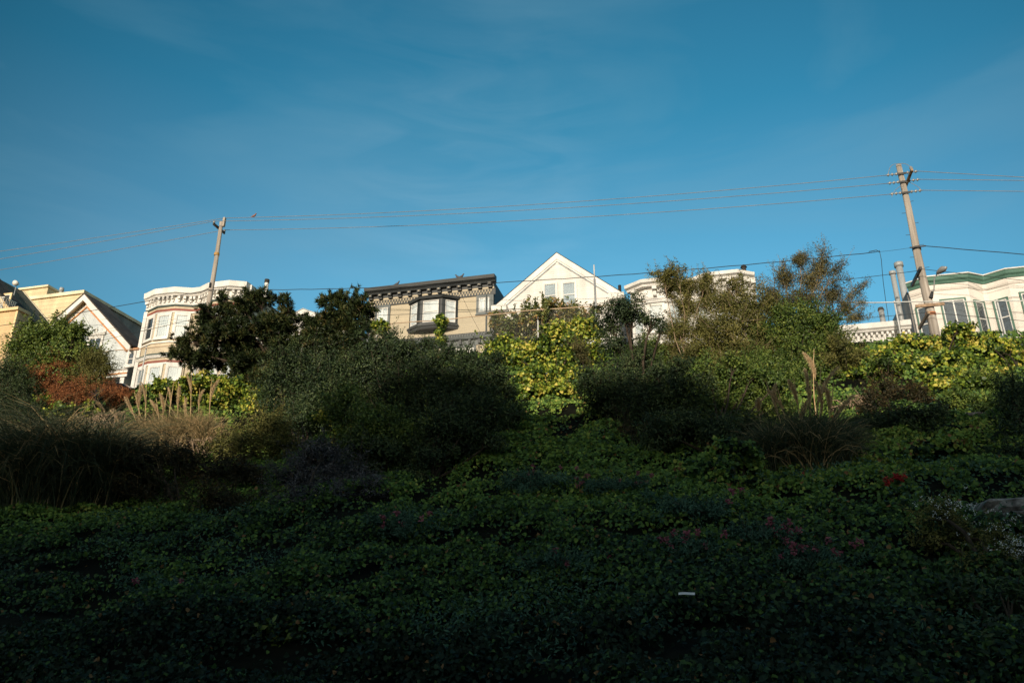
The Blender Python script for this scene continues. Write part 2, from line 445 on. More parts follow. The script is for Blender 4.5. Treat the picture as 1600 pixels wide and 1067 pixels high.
# ------------------------------------------------------------------ tan house
def tan_house():
    x0, x1 = -22.0, -13.05; zb = float(street(-17.5)); zt = 25.22
    r = thing('house', (-17.5, YF, zb), 'tan flat-fronted house with charcoal cornice, dentils and a central bay window', 'house', 'houses along the hilltop street')
    front = [(x0, YF), (x1, YF)]
    w = body(r, front, 12, zb - .5, zt, M['tan'])
    MB().box(x1 + .003, x1 + .05, YF + .25, YF + 12, zb, zt + .25).build('side_wall', M['side_dark'], r)
    for xa, xb in ((x1 - .16, x1 + .06), (x0 - .06, x0 + .14)): MB().fbox(FLAT, xa, xb, .003, .06, zb, zt - .4).build('corner_board', M['grey_trim'], r)
    co = MB().sweep([(x0 - .25, YF), (x1 + .25, YF)], [(0, zt - .02), (.30, zt + .02), (.36, zt + .12), (.56, zt + .22), (.62, zt + .44), (0, zt + .5)])
    co = co.build('cornice', M['dark_trim'], r)
    MB().sweep([(x0 - .2, YF), (x1 + .2, YF)], [(.002, zt - .82), (.07, zt - .82), (.07, zt - .36), (.002, zt - .36)]).build('frieze_board', M['dark_trim'], r)
    MB().sweep([(x0 - .1, YF), (x1 + .1, YF)], [(.002, zt - .355), (.04, zt - .355), (.04, zt - .222), (.002, zt - .222)]).build('soffit_board', M['tan'], r)
    MB().sweep([(x0 - .1, YF), (x1 + .1, YF)], [(.002, zt - .218), (.06, zt - .218), (.06, zt - .025), (.002, zt - .025)]).build('crown_board', M['dark_trim'], r)
    for row in range(2):
        sh = .10 * row
        MB().comb(x0 - .1 + sh, x1 - .1 + sh, zt - .76 + row * .18, zt - .60 + row * .18, 44, .034, YF - .10, YF - .072).build('dentil_band', M['tan'], r)
    for k in range(13):
        a = x0 + .15 + (x1 - x0 - .3) * k / 12
        b = MB().prism([(0, 0)], 0, 0) if False else MB()
        b.fbox(FLAT, a - .13, a + .13, .065, .40, zt - .20, zt - .0205).fbox(FLAT, a - .13, a + .13, .045, .25, zt - .345, zt - .201)
        b.build('bracket', M['dark_trim'], co)
        MB().fbox(FLAT, a - .06, a + .06, .402, .42, zt - .14, zt - .08).build('bracket_cap', M['tan'], co)
    # bay window
    bl = [(-18.98, YF), (-17.98, YF - .62), (-16.42, YF - .62), (-15.48, YF)]
    zA, zB = 22.42, 24.28
    MB().prism(bl, zA, zB).build('bay', M['dark_trim'], r)
    MB().sweep(bl, [(-.1, zB + .002), (.14, zB + .002), (.22, zB + .16), (.05, zB + .26), (-.1, zB + .26)]).build('bay_cornice', M['dark_trim'], r)
    MB().sweep(bl, [(-.1, zA - .30), (.02, zA - .30), (.10, zA - .14), (.18, zA - .12), (.18, zA - .002), (-.1, zA - .002)]).build('bay_sill', M['dark_trim'], r)
    for i, (m0, m1) in enumerate(((.16, .16), (.16, .16), (.14, .14))):
        fr, l = frame(bl[i], bl[i + 1])
        window(r, fr, m0, l - m1, zA + .06, zB - .08, M['dark_trim'], M['white'], M['blind'], cw=.06, rail=True, sill=False, out=.002)
    for (u0, u1, v0, v1) in ((587.5, 609, 478, 506), (745, 768.5, 462, 491)):
        xa, zh = hx(u0, (v0)); xb, zl = hx(u1, v1)
        zz = (hx((u0 + u1) / 2, v0)[1], hx((u0 + u1) / 2, v1)[1])
        window(r, FLAT, xa, xb, zz[1], zz[0], M['grey_trim'], M['white'], M['curtain'], cw=.17, rail=False, mull=1, sill=True, out=.002)
    # belt course and ground floor
    zc = 21.72
    be = MB().sweep([(x0 - .1, YF), (x1 + .12, YF)], [(.002, zc - .85), (.06, zc - .85), (.06, zc - .52), (.28, zc - .46), (.34, zc - .30), (.12, zc - .24), (.12, zc), (.002, zc)])
    be = be.build('belt_course', M['grey_trim'], r)
    MB().comb(x0, x1, zc - .18, zc - .01, 48, .05, YF - .17, YF - .122).build('dentil_band', M['dark_trim'], r)
    for k in range(14):
        a = x0 + .2 + (x1 - x0 - .4) * k / 13
        MB().fbox(FLAT, a - .08, a + .08, .062, .24, zc - .80, zc - .49).build('bracket', M['dark_trim'], be)
    for xa, xb in ((-16.4, -14.3), (-20.8, -18.2)):
        gd = MB().fbox(FLAT, xa, xb, .003, .05, zb + .1, zc - 1.0).build('garage_door', M['door'], r)
        MB().fbox(FLAT, xa - .14, xb + .14, .003, .09, zc - .999, zc - .86).fbox(FLAT, xa - .14, xa - .003, .003, .09, zb, zc - 1.0).fbox(FLAT, xb + .003, xb + .14, .003, .09, zb, zc - 1.0).build('door_frame', M['grey_trim'], r)
    MB().box(x0 + .1, x1 - .1, YF + .3, YF + 11.8, zt + .01, zt + .14).build('roof', M['tar'], r)
    MB().tube([(x1 - .42, YF - .09, zb), (x1 - .42, YF - .09, zt - .84)], .05, 8).build('downpipe', M['grey_trim'], r, True)
tan_house()

# ------------------------------------------------------------------ bay-fronted houses
def bays(x0, parts, d):
    "parts: list of ('flat', w) or ('bay', side, front); returns the plan polyline from x0"
    pts = [(x0, YF)]; x = x0
    for p in parts:
        if p[0] == 'flat':
            x += p[1]; pts.append((x, YF))
        else:
            pts.append((x + p[1], YF - d)); pts.append((x + p[1] + p[2], YF - d)); x += 2 * p[1] + p[2]; pts.append((x, YF))
    out = [pts[0]]
    for q in pts[1:]:
        if math.hypot(q[0] - out[-1][0], q[1] - out[-1][1]) > 1e-6: out.append(q)
    return out

def beige_house():
    x0 = -40.35; zb = float(street(-36)); zt = 26.75
    pl = bays(x0, [('flat', .25), ('bay', 1.15, 1.5), ('flat', .85), ('bay', 1.05, 1.5), ('flat', .2)], .5)
    r = thing('house', (-36, YF, zb), 'beige two-bay house with white cornice and red lines above windows, behind the big pine', 'house', 'houses along the hilltop street')
    body(r, pl, 13, zb - .5, zt, M['beige'])
    co = MB().sweep(pl, [(0, zt - .02), (.34, zt + .0), (.40, zt + .10), (.52, zt + .16), (.56, zt + .58), (0, zt + .62)]).build('cornice', M['white'], r)
    MB().sweep(pl, [(.002, zt - .62), (.09, zt - .62), (.12, zt - .50), (.05, zt - .44), (.05, zt - .03), (.002, zt - .03)]).build('frieze_board', M['white'], r)
    MB().sweep(pl, [(.003, zt - .74), (.07, zt - .74), (.07, zt - .625), (.003, zt - .625)]).build('frieze_line', M['green_dark'], r)
    for fr, a in along(pl, .42):
        MB().fbox(fr, a - .09, a + .09, .052, .33, zt - .24, zt - .022).fbox(fr, a - .07, a + .07, .052, .18, zt - .42, zt - .241).build('bracket', M['white'], co)
    # red / white string courses, upper and lower floors
    for zc in (25.62, 21.55):
        MB().sweep(pl, [(.003, zc), (.07, zc), (.07, zc + .17), (.003, zc + .17)]).build('string_course', M['red_trim'], r)
        MB().sweep(pl, [(.003, zc - .14), (.05, zc - .14), (.05, zc - .003), (.003, zc - .003)]).build('string_course', M['white'], r)
    MB().sweep(pl, [(.003, 21.93), (.10, 21.93), (.22, 22.12), (.003, 22.16)]).build('belt_course', M['white'], r)
    MB().sweep(pl, [(.003, 22.163), (.16, 22.163), (.16, 22.26), (.003, 22.26)]).build('belt_line', M['green_dark'], r)
    MB().sweep(pl, [(.003, 23.10), (.08, 23.10), (.08, 23.2), (.003, 23.2)]).build('sill_course', M['white'], r)
    MB().sweep([(x0 - .1, YF), (x0 + .2, YF)], [(.003, zb), (.09, zb), (.09, zt - .75), (.003, zt - .75)]).build('corner_board', M['white'], r)
    backs = [M['room'], M['curtain'], M['curtain'], M['curtain_grey'], M['curtain'], M['curtain'], M['curtain'], M['curtain']]
    k = 0
    for i in range(len(pl) - 1):
        fr, l = frame(pl[i], pl[i + 1])
        if l < 1.0: continue
        w = min(1.22, l - .12); c = l / 2
        window(r, fr, c - w / 2, c + w / 2, 23.42, 25.46, M['white'], M['white'], backs[k % 8], cw=.15, rail=True, out=.004)
        window(r, fr, c - w / 2, c + w / 2, 18.95, 21.39, M['white'], M['white'], M['curtain'] if k else M['curtain_grey'], cw=.15, rail=True, out=.004)
        k += 1
    MB().box(-40.2, -31.6, YF + .3, YF + 12.8, zt + .02, zt + .12).build('roof', M['tar'], r)
    v = at(417.5, 437, YF + 3); v0 = at(418, 470, YF + 3)
    MB().tube([(v.x, v.y, zt + .1), (v.x, v.y, v.z - .3)], .16, 10).build('vent_pipe', M['white'], r, True)
    MB().tube([(v.x, v.y, v.z - .298), (v.x, v.y, v.z)], .19, 10).build('vent_cap', M['roof'], r, True)
    MB().box(-31.75, -31.5, YF - .1, YF + .5, zt - .1, zt + .5).build('downpipe_head', M['white'], r)
    MB().tube([(-36.2, YF - .09, zb), (-36.2, YF - .09, 25.3)], .05, 8).build('downpipe', M['beige'], r, True)
beige_house()

def ornate_house():
    x0 = -3.85; zb = float(street(0)); zt = 23.35
    pl = bays(x0, [('bay', .95, 1.25), ('flat', .8), ('bay', .95, 1.6), ('flat', .25)], .62)
    r = thing('house', (0, YF, zb), 'white house with heavy bracketed cornice and angled bay, half hidden by airy shrubs', 'house', 'houses along the hilltop street')
    body(r, pl, 13, zb - .5, zt, M['white_wall'])
    co = MB().sweep(pl, [(0, zt), (.36, zt + .02), (.40, zt + .14), (.58, zt + .22), (.62, zt + .42), (0, zt + .5)]).build('cornice', M['white'], r)
    MB().sweep(pl, [(.002, zt - .92), (.12, zt - .90), (.18, zt - .74), (.05, zt - .70), (.05, zt - .02), (.002, zt - .02)]).build('frieze_board', M['white'], r)
    for fr, a in along(pl, 1.0):
        MB().fbox(fr, a - .14, a + .14, .052, .52, zt - .26, zt - .003).fbox(fr, a - .11, a + .11, .052, .30, zt - .62, zt - .261).build('bracket', M['white'], co)
    MB().sweep(pl, [(.003, 22.45), (.10, 22.45), (.14, 22.58), (.003, 22.6)]).build('string_course', M['white'], r)
    MB().sweep(pl, [(.003, 19.3), (.12, 19.3), (.22, 19.5), (.003, 19.55)]).build('belt_course', M['white'], r)
    for i in range(len(pl) - 1):
        fr, l = frame(pl[i], pl[i + 1])
        if l < 1.0: continue
        w = min(1.15, l - .14)
        window(r, fr, l / 2 - w / 2, l / 2 + w / 2, 20.3, 22.3, M['white'], M['white'], M['curtain'], cw=.12, hood=True, out=.004)
        window(r, fr, l / 2 - w / 2, l / 2 + w / 2, 16.9, 18.9, M['white'], M['white'], M['curtain'], cw=.12, out=.004)
    MB().box(x0 + .2, 3.2, YF + .2, YF + 12.8, zt + .02, zt + .12).build('roof', M['tar'], r)
    v = at(1162, 418, YF + 1.2)
    MB().tube([(v.x, v.y, zt + .1), (v.x, v.y, v.z)], .14, 10).tube([(v.x, v.y, v.z + .003), (v.x, v.y, v.z + .16)], [.22, .12], 10).build('roof_vent', M['roof'], r, True)
    MB().tube([(-.3, YF - .09, zb), (-.3, YF - .09, 22.3)], .05, 8).build('downpipe', M['white'], r, True)
ornate_house()

def green_house():
    x0 = 12.45; zb = float(street(15)); zt = 21.75
    pl = bays(x0, [('bay', .92, 2.0), ('flat', .22), ('bay', .95, 2.0), ('flat', .22), ('bay', .95, 2.0), ('flat', .3)], .62)
    xe = pl[-1][0]
    r = thing('house', (15, YF, zb), 'cream stucco house with green cornice and green window trim, at the right edge', 'house', 'houses along the hilltop street')
    body(r, pl, 13, zb - .5, zt, M['pinkish'])
    MB().box(x0 - .06, x0 - .003, YF + .3, YF + 13, zb, zt + .1).build('side_wall', M['side_grey'], r)
    MB().sweep(pl, [(.002, zt - .08), (.12, zt - .06), (.17, zt + .08), (.26, zt + .16), (.30, zt + .36), (.002, zt + .38)]).build('cornice', M['green_trim'], r)
    MB().sweep(pl, [(.0, zt + .383), (.33, zt + .383), (.33, zt + .45), (.0, zt + .48)]).build('parapet_cap', M['white'], r)
    MB().sweep(pl, [(.002, zt - .42), (.04, zt - .42), (.09, zt - .22), (.11, zt - .083), (.002, zt - .083)]).build('cornice_cove', M['pinkish'], r)
    MB().sweep(pl, [(.002, 17.42), (.09, 17.42), (.09, 17.58), (.002, 17.58)]).build('belt_course', M['pinkish'], r)
    for i in range(len(pl) - 1):
        fr, l = frame(pl[i], pl[i + 1])
        if l < .8: continue
        if l > 1.6:
            window(r, fr, .38, l - .25, 18.35, 20.75, M['green_trim'], M['white'], M['room'], cw=.09, rail=False, mull=1, out=.004, sill=False)
        else:
            window(r, fr, l / 2 - .40, l / 2 + .40, 18.3, 20.6, M['green_trim'], M['white'], M['curtain'] if i == 3 else M['room'], cw=.09, rail=True, out=.004, sill=False)
    MB().box(x0 + .2, xe - .2, YF + .2, YF + 12.8, zt + .02, zt + .12).build('roof', M['tar'], r)
    # two big flue pipes by the side wall
    p = at(1403.5, 411, YF + 1.6); q = at(1398, 424, YF + 1.6)
    MB().tube([(p.x, p.y, 18), (p.x, p.y, p.z - .28)], .20, 14).tube([(p.x, p.y, p.z - .277), (p.x, p.y, p.z)], .27, 14).build('flue_pipe', M['galv'], r, True)
    MB().tube([(q.x - .15, q.y, 18), (q.x - .15, q.y, q.z - .2)], .15, 14).tube([(q.x - .15, q.y, q.z - .197), (q.x - .15, q.y, q.z)], .20, 14).build('flue_pipe', M['galv'], r, True)
green_house()

def low_house():
    x0, x1 = 4.4, 12.1; zb = float(street(8)); zt = 19.25
    r = thing('house', (8, YF, zb), 'low white building with dentil frieze between the airy tree and the flue pipes', 'house', 'houses along the hilltop street')
    front = [(x0, YF), (x1, YF)]
    body(r, front, 12, zb - .5, zt, M['white_wall'])
    co = MB().sweep(front, [(0, zt), (.30, zt + .04), (.36, zt + .14), (.48, zt + .2), (.50, zt + .52), (0, zt + .56)]).build('cornice', M['white'], r)
    for k in range(27):
        a = x0 + .15 + (x1 - x0 - .3) * k / 26
        MB().fbox(FLAT, a - .06, a + .06, .003, .28, zt - .17, zt - .003).build('bracket', M['white'], co)
    MB().sweep(front, [(.002, zt - .78), (.06, zt - .78), (.06, zt - .70), (.002, zt - .70)]).build('frieze_board', M['white'], r)
    MB().comb(x0, x1, zt - .52, zt - .25, 52, .04, YF - .05, YF - .003).build('dentil_band', M['white'], r)
    for xa in (5.2, 8.6, 10.4):
        window(r, FLAT, xa, xa + 1.2, 16.2, 18.1, M['white'], M['white'], M['curtain'], out=.004)
    MB().box(x0 + .1, x1 - .1, YF + .2, YF + 11.8, zt + .02, zt + .12).build('roof', M['tar'], r)
    v = at(1376, 482, YF + 1.5)
    MB().tube([(v.x, v.y, zt + .1), (v.x, v.y, v.z - .14)], .16, 10).build('vent_pipe', M['galv'], r, True)
    MB().tube([(v.x, v.y, v.z - .137), (v.x, v.y, v.z + .05)], [.2, .15], 10).build('vent_cap', M['roof'], r, True)
    MB().tube([(x1 - .3, YF - .09, zb), (x1 - .3, YF - .09, zt - .8)], .05, 8).build('downpipe', M['white'], r, True)
low_house()

# ------------------------------------------------------------------ gabled houses
def gable_roof(root, ax, az, xl, zl, xr, zr, y0, y1, mat, th=.12, name='roof'):
    mb = MB()
    for (ex, ez) in ((xl, zl), (xr, zr)):
        P = []
        for y in (y0, y1):
            P += [(ax, y, az), (ax, y, az + th), (ex, y, ez), (ex, y, ez + th)]
        mb.add(P, [(0, 2, 3, 1), (4, 5, 7, 6), (0, 4, 6, 2), (1, 3, 7, 5), (2, 6, 7, 3), (0, 1, 5, 4)])
    return mb.build(name, mat, root)

def rake(mb, p, q, wid, y0, y1):
    "a board hanging below the line p-q (x,z), between depths y0 and y1"
    P = []
    for y in (y0, y1):
        P += [(p[0], y, p[1]), (q[0], y, q[1]), (p[0], y, p[1] - wid), (q[0], y, q[1] - wid)]
    mb.hull8(P)

def white_gable():
    ax, az = -8.6, 26.95; xl, zl = -13.0, 23.4; xr, zr = -4.25, 23.4
    zb = float(street(-8.5))
    r = thing('house', (-8.5, YF, zb), 'white house with a plain gable and paired sash windows, centre of the row', 'house', 'houses along the hilltop street')
    poly = [(xl + .45, zb - .5), (xr - .45, zb - .5), (xr - .45, zr + .1), (ax, az - .25), (xl + .45, zl + .1)]
    MB().prism(poly, YF, YF + 12, 'y').build('wall', M['cream_white'], r)
    gable_roof(r, ax, az, xl, zl, xr, zr, YF - .14, YF + 12.2, M['roof'], .05)
    b = MB(); rake(b, (ax, az - .003), (xl, zl - .003), .46, YF - .12, YF - .073); rake(b, (ax, az - .003), (xr, zr - .003), .46, YF - .12, YF - .073)
    b.build('bargeboard', M['white'], r)
    b = MB(); rake(b, (ax, az - .1), (xl + .3, zl + .14), .50, YF - .07, YF - .004); rake(b, (ax, az - .1), (xr - .3, zr + .14), .50, YF - .07, YF - .004)
    b.build('rake_moulding', M['white'], r)
    d = MB()
    for (ex, ez) in ((xl, zl), (xr, zr)):
        for k in range(52):
            t = (k + 1.5) / 55; x = ax + (ex - ax) * t; z = az + (ez - az) * t - .63
            d.box(x - .022, x + .022, YF - .09, YF - .003, z - .05, z + .03)
    d.build('dentil_band', M['curtain_grey'], r)
    for xa, xb in ((xl - .02, xl + 1.0), (xr - 1.0, xr + .02)):
        MB().sweep([(xa, YF), (xb, YF)], [(.0, zl - .42), (.45, zl - .40), (.5, zl - .2), (.52, zl - .02), (.0, zl + .02)]).build('eave_return', M['white'], r)
    for (u0, u1, v0, v1) in ((848, 872, 443, 485), (877, 902, 441, 483)):
        xa = hx(u0, (v0 + v1) / 2)[0]; xb = hx(u1, (v0 + v1) / 2)[0]
        window(r, FLAT, xa, xb, hx(u0, v1)[1], hx(u0, v0)[1], M['white'], M['white'], M['curtain_grey'], cw=.10, rail=True, out=.004)
    window(r, FLAT, -11.4, -10.2, 18.4, 20.6, M['white'], M['white'], M['curtain'], out=.004); window(r, FLAT, -6.8, -5.6, 18.4, 20.6, M['white'], M['white'], M['curtain'], out=.004)
    MB().sweep([(xl + .4, YF), (xr - .4, YF)], [(.003, 21.2), (.12, 21.2), (.12, 21.35), (.003, 21.4)]).build('belt_course', M['white'], r)
    v = at(968, 446, YF + 3)
    MB().tube([(v.x, v.y, 23.6), (v.x, v.y, v.z)], .11, 8).build('roof_vent', M['roof'], r, True)
    MB().tube([(xl + .75, YF - .09, zb), (xl + .75, YF - .09, zl - .5)], .05, 8).build('downpipe', M['white'], r, True)
white_gable()

def small_gable():
    ax, az = -26.9, 24.65; xl, zl = -30.6, 22.9; xr, zr = -22.6, 22.75
    zb = float(street(-26.6))
    r = thing('house', (-26.6, YF, zb), 'white low-gabled house glimpsed between the two pines', 'house', 'houses along the hilltop street')
    poly = [(xl + .35, zb - .5), (xr - .35, zb - .5), (xr - .35, zr + .05), (ax, az - .15), (xl + .35, zl + .05)]
    MB().prism(poly, YF, YF + 11, 'y').build('wall', M['white_wall'], r)
    gable_roof(r, ax, az, xl, zl, xr, zr, YF - .5, YF + 8, M['curtain_grey'], .06)
    gable_roof(r, ax, az - .06, xl + .04, zl - .03, xr - .04, zr - .03, YF - .37, YF - .004, M['white'], .03, 'soffit')
    b = MB(); rake(b, (ax, az - .003), (xl, zl - .003), .34, YF - .45, YF - .38); rake(b, (ax, az - .003), (xr, zr - .003), .34, YF - .45, YF - .38)
    b.build('bargeboard', M['white'], r)
    window(r, FLAT, -27.9, -26.8, 21.2, 22.9, M['white'], M['white'], M['curtain_grey'], out=.004); window(r, FLAT, -26.5, -25.4, 21.2, 22.9, M['white'], M['white'], M['curtain_grey'], out=.004)
    for xa in (-29.6, -25.9): window(r, FLAT, xa, xa + 1.2, 17.9, 19.9, M['white'], M['white'], M['curtain'], out=.004)
small_gable()

def blue_gable():
    ax, az = -45.85, 27.9; xl, zl = -51.0, 23.35; xr, zr = -40.75, 23.15
    zb = float(street(-45.5))
    r = thing('house', (-45.5, YF, zb), 'pale blue gabled house with orange trim and a dark carport beneath', 'house', 'houses along the hilltop street')
    zc = 20.95
    poly = [(xl + .4, zc), (xr - .45, zc), (xr - .45, zr + .1), (ax, az - .25), (xl + .4, zl + .1)]
    MB().prism(poly, YF, YF + 1.85, 'y').build('wall', M['pale_blue'], r)
    MB().box(xl + .4, xr - .45, YF + 3.2, YF + 12, zb - .5, zc - .003).build('carport_wall', M['room'], r)
    for xa in (xr - .80, xl + .4): MB().box(xa, xa + .35, YF, YF + 3.197, zb - .3, zc - .003).build('carport_pier', M['white'], r)
    gable_roof(r, ax, az, xl, zl, xr, zr, YF - .6, YF + 2.0, M['roof_brown'])
    MB().box(xl + .42, xr - .47, YF + 1.853, YF + 12, zc + .003, zr - .1).build('rear_wall', M['side_grey'], r)
    b = MB(); rake(b, (ax, az - .003), (xl, zl - .003), .50, YF - .56, YF - .46); rake(b, (ax, az - .003), (xr, zr - .003), .50, YF - .56, YF - .46)
    b.build('bargeboard', M['white'], r)
    b = MB(); rake(b, (ax, az - .15), (xl + .1, zl - .06), .12, YF - .455, YF - .004); rake(b, (ax, az - .15), (xr - .1, zr - .06), .12, YF - .455, YF - .004)
    b.build('soffit', M['orange_light'], r)
    b = MB(); rake(b, (ax, az - .78), (xl + .6, zl - .16), .15, YF - .08, YF - .004); rake(b, (ax, az - .78), (xr - .6, zr - .16), .15, YF - .08, YF - .004)
    b.build('rake_moulding', M['orange_trim'], r)
    b = MB(); rake(b, (ax, az - .50), (xl + .3, zl - .14), .27, YF - .07, YF - .004); rake(b, (ax, az - .50), (xr - .3, zr - .14), .27, YF - .07, YF - .004)
    b.build('rake_board', M['white'], r)
    MB().sweep([(xl + .2, YF), (xr - .2, YF)], [(.002, zc - .05), (.10, zc - .05), (.10, zc + .42), (.22, zc + .52), (.002, zc + .6)]).build('belt_course', M['white'], r)
    MB().sweep([(xl + .2, YF), (xr - .2, YF)], [(.103, zc + .16), (.13, zc + .16), (.13, zc + .27), (.103, zc + .27)]).build('belt_line', M['orange_trim'], r)
    xa, xb = hx(137.5, 538)[0], hx(160.5, 538)[0]
    window(r, FLAT, xa, xb, hx(149, 551)[1], hx(149, 526)[1], M['white'], M['white'], M['room'], cw=.14, rail=False, mull=1, out=.004)
    MB().sweep([(xa - .15, YF), (xb + .15, YF)], [(.003, hx(149, 525)[1]), (.14, hx(149, 525)[1]), (.2, hx(149, 522)[1]), (.003, hx(149, 521)[1])]).build('window_hood', M['white'], r)
    for u in (136, 150, 164):
        p = at(u, 516, YF - .05); MB().box(p.x - .13, p.x + .13, YF - .07, YF - .003, p.z - .13, p.z + .13).build('rosette', M['white'], r)
    xa, xb = hx(198.5, 560)[0], hx(212.5, 560)[0]
    window(r, FLAT, xa, xb, hx(205, 573)[1], hx(205, 549)[1], M['white'], M['white'], M['room'], cw=.15, rail=True, out=.004)
    MB().sweep([(xa - .2, YF), (xb + .2, YF)], [(.003, hx(205, 549)[1] + .01), (.18, hx(205, 549)[1] + .01), (.24, hx(205, 546)[1]), (.003, hx(205, 545)[1])]).build('window_hood', M['orange_trim'], r)
blue_gable()

def orange_house():
    n0 = YF
    ax, az = -57.6, 32.0; xr, zr = -51.3, 26.15; xl, zl = -64.0, 26.2
    zb = float(street(-58))
    r = thing('house', (-57.5, YF, zb), 'apricot gabled house with dark roof and small railed balcony at the left edge', 'house', 'houses along the hilltop street')
    poly = [(xl + .35, zb - .5), (xr - .3, zb - .5), (xr - .3, zr - .1), (ax, az - .35), (xl + .35, zl - .1)]
    MB().prism(poly, YF, YF + 1.7, 'y').build('wall', M['orange_wall'], r)
    gable_roof(r, ax, az, xl, zl, xr, zr, YF - .6, YF + 1.5, M['roof'], .22)
    gable_roof(r, ax, az - .35, xl + .1, zl - .35, xr + .5, zr - .85, YF + 1.503, YF + 4.6, M['roof_olive'], .2, 'rear_roof')
    b = MB(); rake(b, (ax, az - .1), (xr + .55, zr - .6), .26, YF + 4.603, YF + 4.75); b.build('rear_bargeboard', M['yellow_trim'], r)
    b = MB(); rake(b, (ax + 2.2, az - 2.2), (ax + 4.6, az - 4.5), .16, YF + 1.51, YF + 1.6); b.build('flashing', M['yellow_trim'], r)
    MB().box(xl + .4, xr - .35, YF + 1.703, YF + 12, zb - .5, zr - .9).build('rear_wall', M['orange_wall'], r)
    b = MB(); rake(b, (ax, az - .003), (xl, zl - .003), .42, YF - .58, YF - .48); rake(b, (ax, az - .003), (xr, zr - .003), .42, YF - .58, YF - .48)
    b.build('bargeboard', M['orange_light'], r)
    # projecting front block with balcony
    zt = hx(30, 491)[1]; xR = hx(44, 500)[0]
    MB().box(xl + 1, xR, YF - 1.1, YF - .003, zb - .5, zt - .25).build('front_block', M['orange_wall'], r)
    MB().box(xl + .8, xR + .15, YF - 1.3, YF - .004, zt - .247, zt).build('balcony_floor', M['orange_light'], r)
    MB().box(xR - .14, xR + .03, YF - 1.13, YF - .95, zb, zt - .25).build('corner_board', M['orange_light'], r)
    bx = MB(); z1 = zt + 1.05; xE = hx(24, 485)[0]
    bx.box(xl + 1, xE, YF - 1.24, YF - 1.18, z1 - .06, z1).box(xE - .06, xE, YF - 1.178, YF - .005, z1 - .06, z1).box(xl + 1, xE, YF - 1.24, YF - 1.18, zt + .1, zt + .15)
    x = xE - .05
    while x > xl + 1:
        bx.box(x - .02, x + .02, YF - 1.23, YF - 1.19, zt + .002, z1 - .062); x -= .15
    for k in range(6): bx.box(xE - .05, xE - .01, YF - 1.0 + k * .17, YF - .96 + k * .17, zt + .002, z1 - .062)
    bx.build('balcony_railing', M['white'], r)
    window(r, FLAT, hx(-14, 480)[0], hx(15, 480)[0], zt + .05, zt + 2.0, M['orange_light'], M['white'], M['room'], cw=.14, out=.004)
    fr2 = ((0, YF - 1.1), (1, 0), (0, -1))
    window(r, fr2, hx(-26, 540)[0], hx(2, 540)[0], hx(0, 548)[1], hx(0, 516)[1], M['orange_light'], M['white'], M['curtain'], cw=.14, out=.004)
    # lower roofed wing to the right
    MB().box(xr - .4, xr + 1.0, YF + 1, YF + 9, zb, 25.2).build('side_wing', M['orange_wall'], r)
    P = [(xr - .6, YF + .6, 26.9), (xr + 1.5, YF + .6, 24.75), (xr - .6, YF + 9, 26.9), (xr + 1.5, YF + 9, 24.75)]
    MB().hull8(P + [(a, b_, c + .14) for a, b_, c in P]).build('wing_roof', M['roof'], r)
orange_house()

def yellow_block():
    n = 57.0
    xL = at(24, 470, n).x; xR = at(128, 470, n).x; zt = at(128, 456, n).z
    zb = float(street(-60))
    r = thing('house', (xR - 5, n, zb), 'tall flat-roofed yellow block rising behind the pale blue gable', 'house', 'houses along the hilltop street')
    MB().box(xL, xR, n, n + 9, zb - .5, zt - .25).build('wall', M['yellow_wall'], r)
    MB().box(xL - .2, xR + .2, n - .2, n + 9.2, zt - .247, zt + .08).build('parapet_cap', M['yellow_trim'], r)
    MB().box(xR - .25, xR + .06, n - .06, n + .2, zb, zt - .25).build('corner_board', M['yellow_trim'], r)
    MB().box(xR + .003, xR + .05, n + .3, n + 9, zb, zt - .25).build('side_wall', M['side_grey'], r)
    pL = at(34, 452, n + 2.5); pR = at(76, 446, n + 2.5)
    ph = MB().box(pL.x, pR.x, n + 2.5, n + 6, zt + .082, pR.z - .2).build('penthouse', M['yellow_wall'], r)
    MB().box(pL.x - .25, pR.x + .15, n + 2.3, n + 6.2, pR.z - .197, pR.z).build('penthouse_roof', M['yellow_trim'], ph)
    v = at(97, 450, n + 1.5)
    MB().tube([(v.x, v.y, zt + .08), (v.x, v.y, v.z - .35)], .16, 8).build('vent_pipe', M['galv'], r, True)
    MB().tube([(v.x, v.y, v.z - .347), (v.x, v.y, v.z)], [.24, .2], 8).build('vent_cap', M['galv'], r, True)
yellow_block()

def roof_lamp():
    p = at(26, 443, YF + 1.5); q = at(24, 452, YF + 1.5)
    r = thing('flood_lamp', (q.x, q.y, q.z - .4), 'small white floodlight on a bracket above the dark gable roof', 'lamp')
    MB().tube([(q.x, q.y, q.z - 1.4), (q.x, q.y, q.z), (p.x, p.y, p.z - .1)], .035, 6).build('bracket_arm', M['galv'], r)
    MB().tube([(p.x - .05, p.y + .2, p.z + .05), (p.x, p.y, p.z), (p.x + .06, p.y - .22, p.z - .06)], [.10, .19, .24], 10).build('lamp_head', M['white'], r, True)
roof_lamp()

# ------------------------------------------------------------------ poles and wires
def pole(u, vt, vb, r0, r1, label, n=38.5):
    p = at(u, vt, n); base = float(T(p.x, n))
    r = thing('utility_pole', (p.x, n, base), label, 'utility pole', 'wooden utility poles')
    zs_ = np.linspace(base - .4, p.z, 9)
    MB().tube([(p.x + .02 * math.sin(i * 1.3), n, z) for i, z in enumerate(zs_)], list(np.linspace(r1, r0, 9)), 14).build('pole_shaft', M['pole'], r, True)
    return r, p
def insul(mb, p, q):
    p = Vector(p); q = Vector(q); n = 10
    pts = []; rad = []
    for i in range(n):
        t = i / (n - 1); pts.append(p.lerp(q, t)); rad.append(.095 if i % 3 == 1 else .025)
    mb.tube(pts, rad, 8)

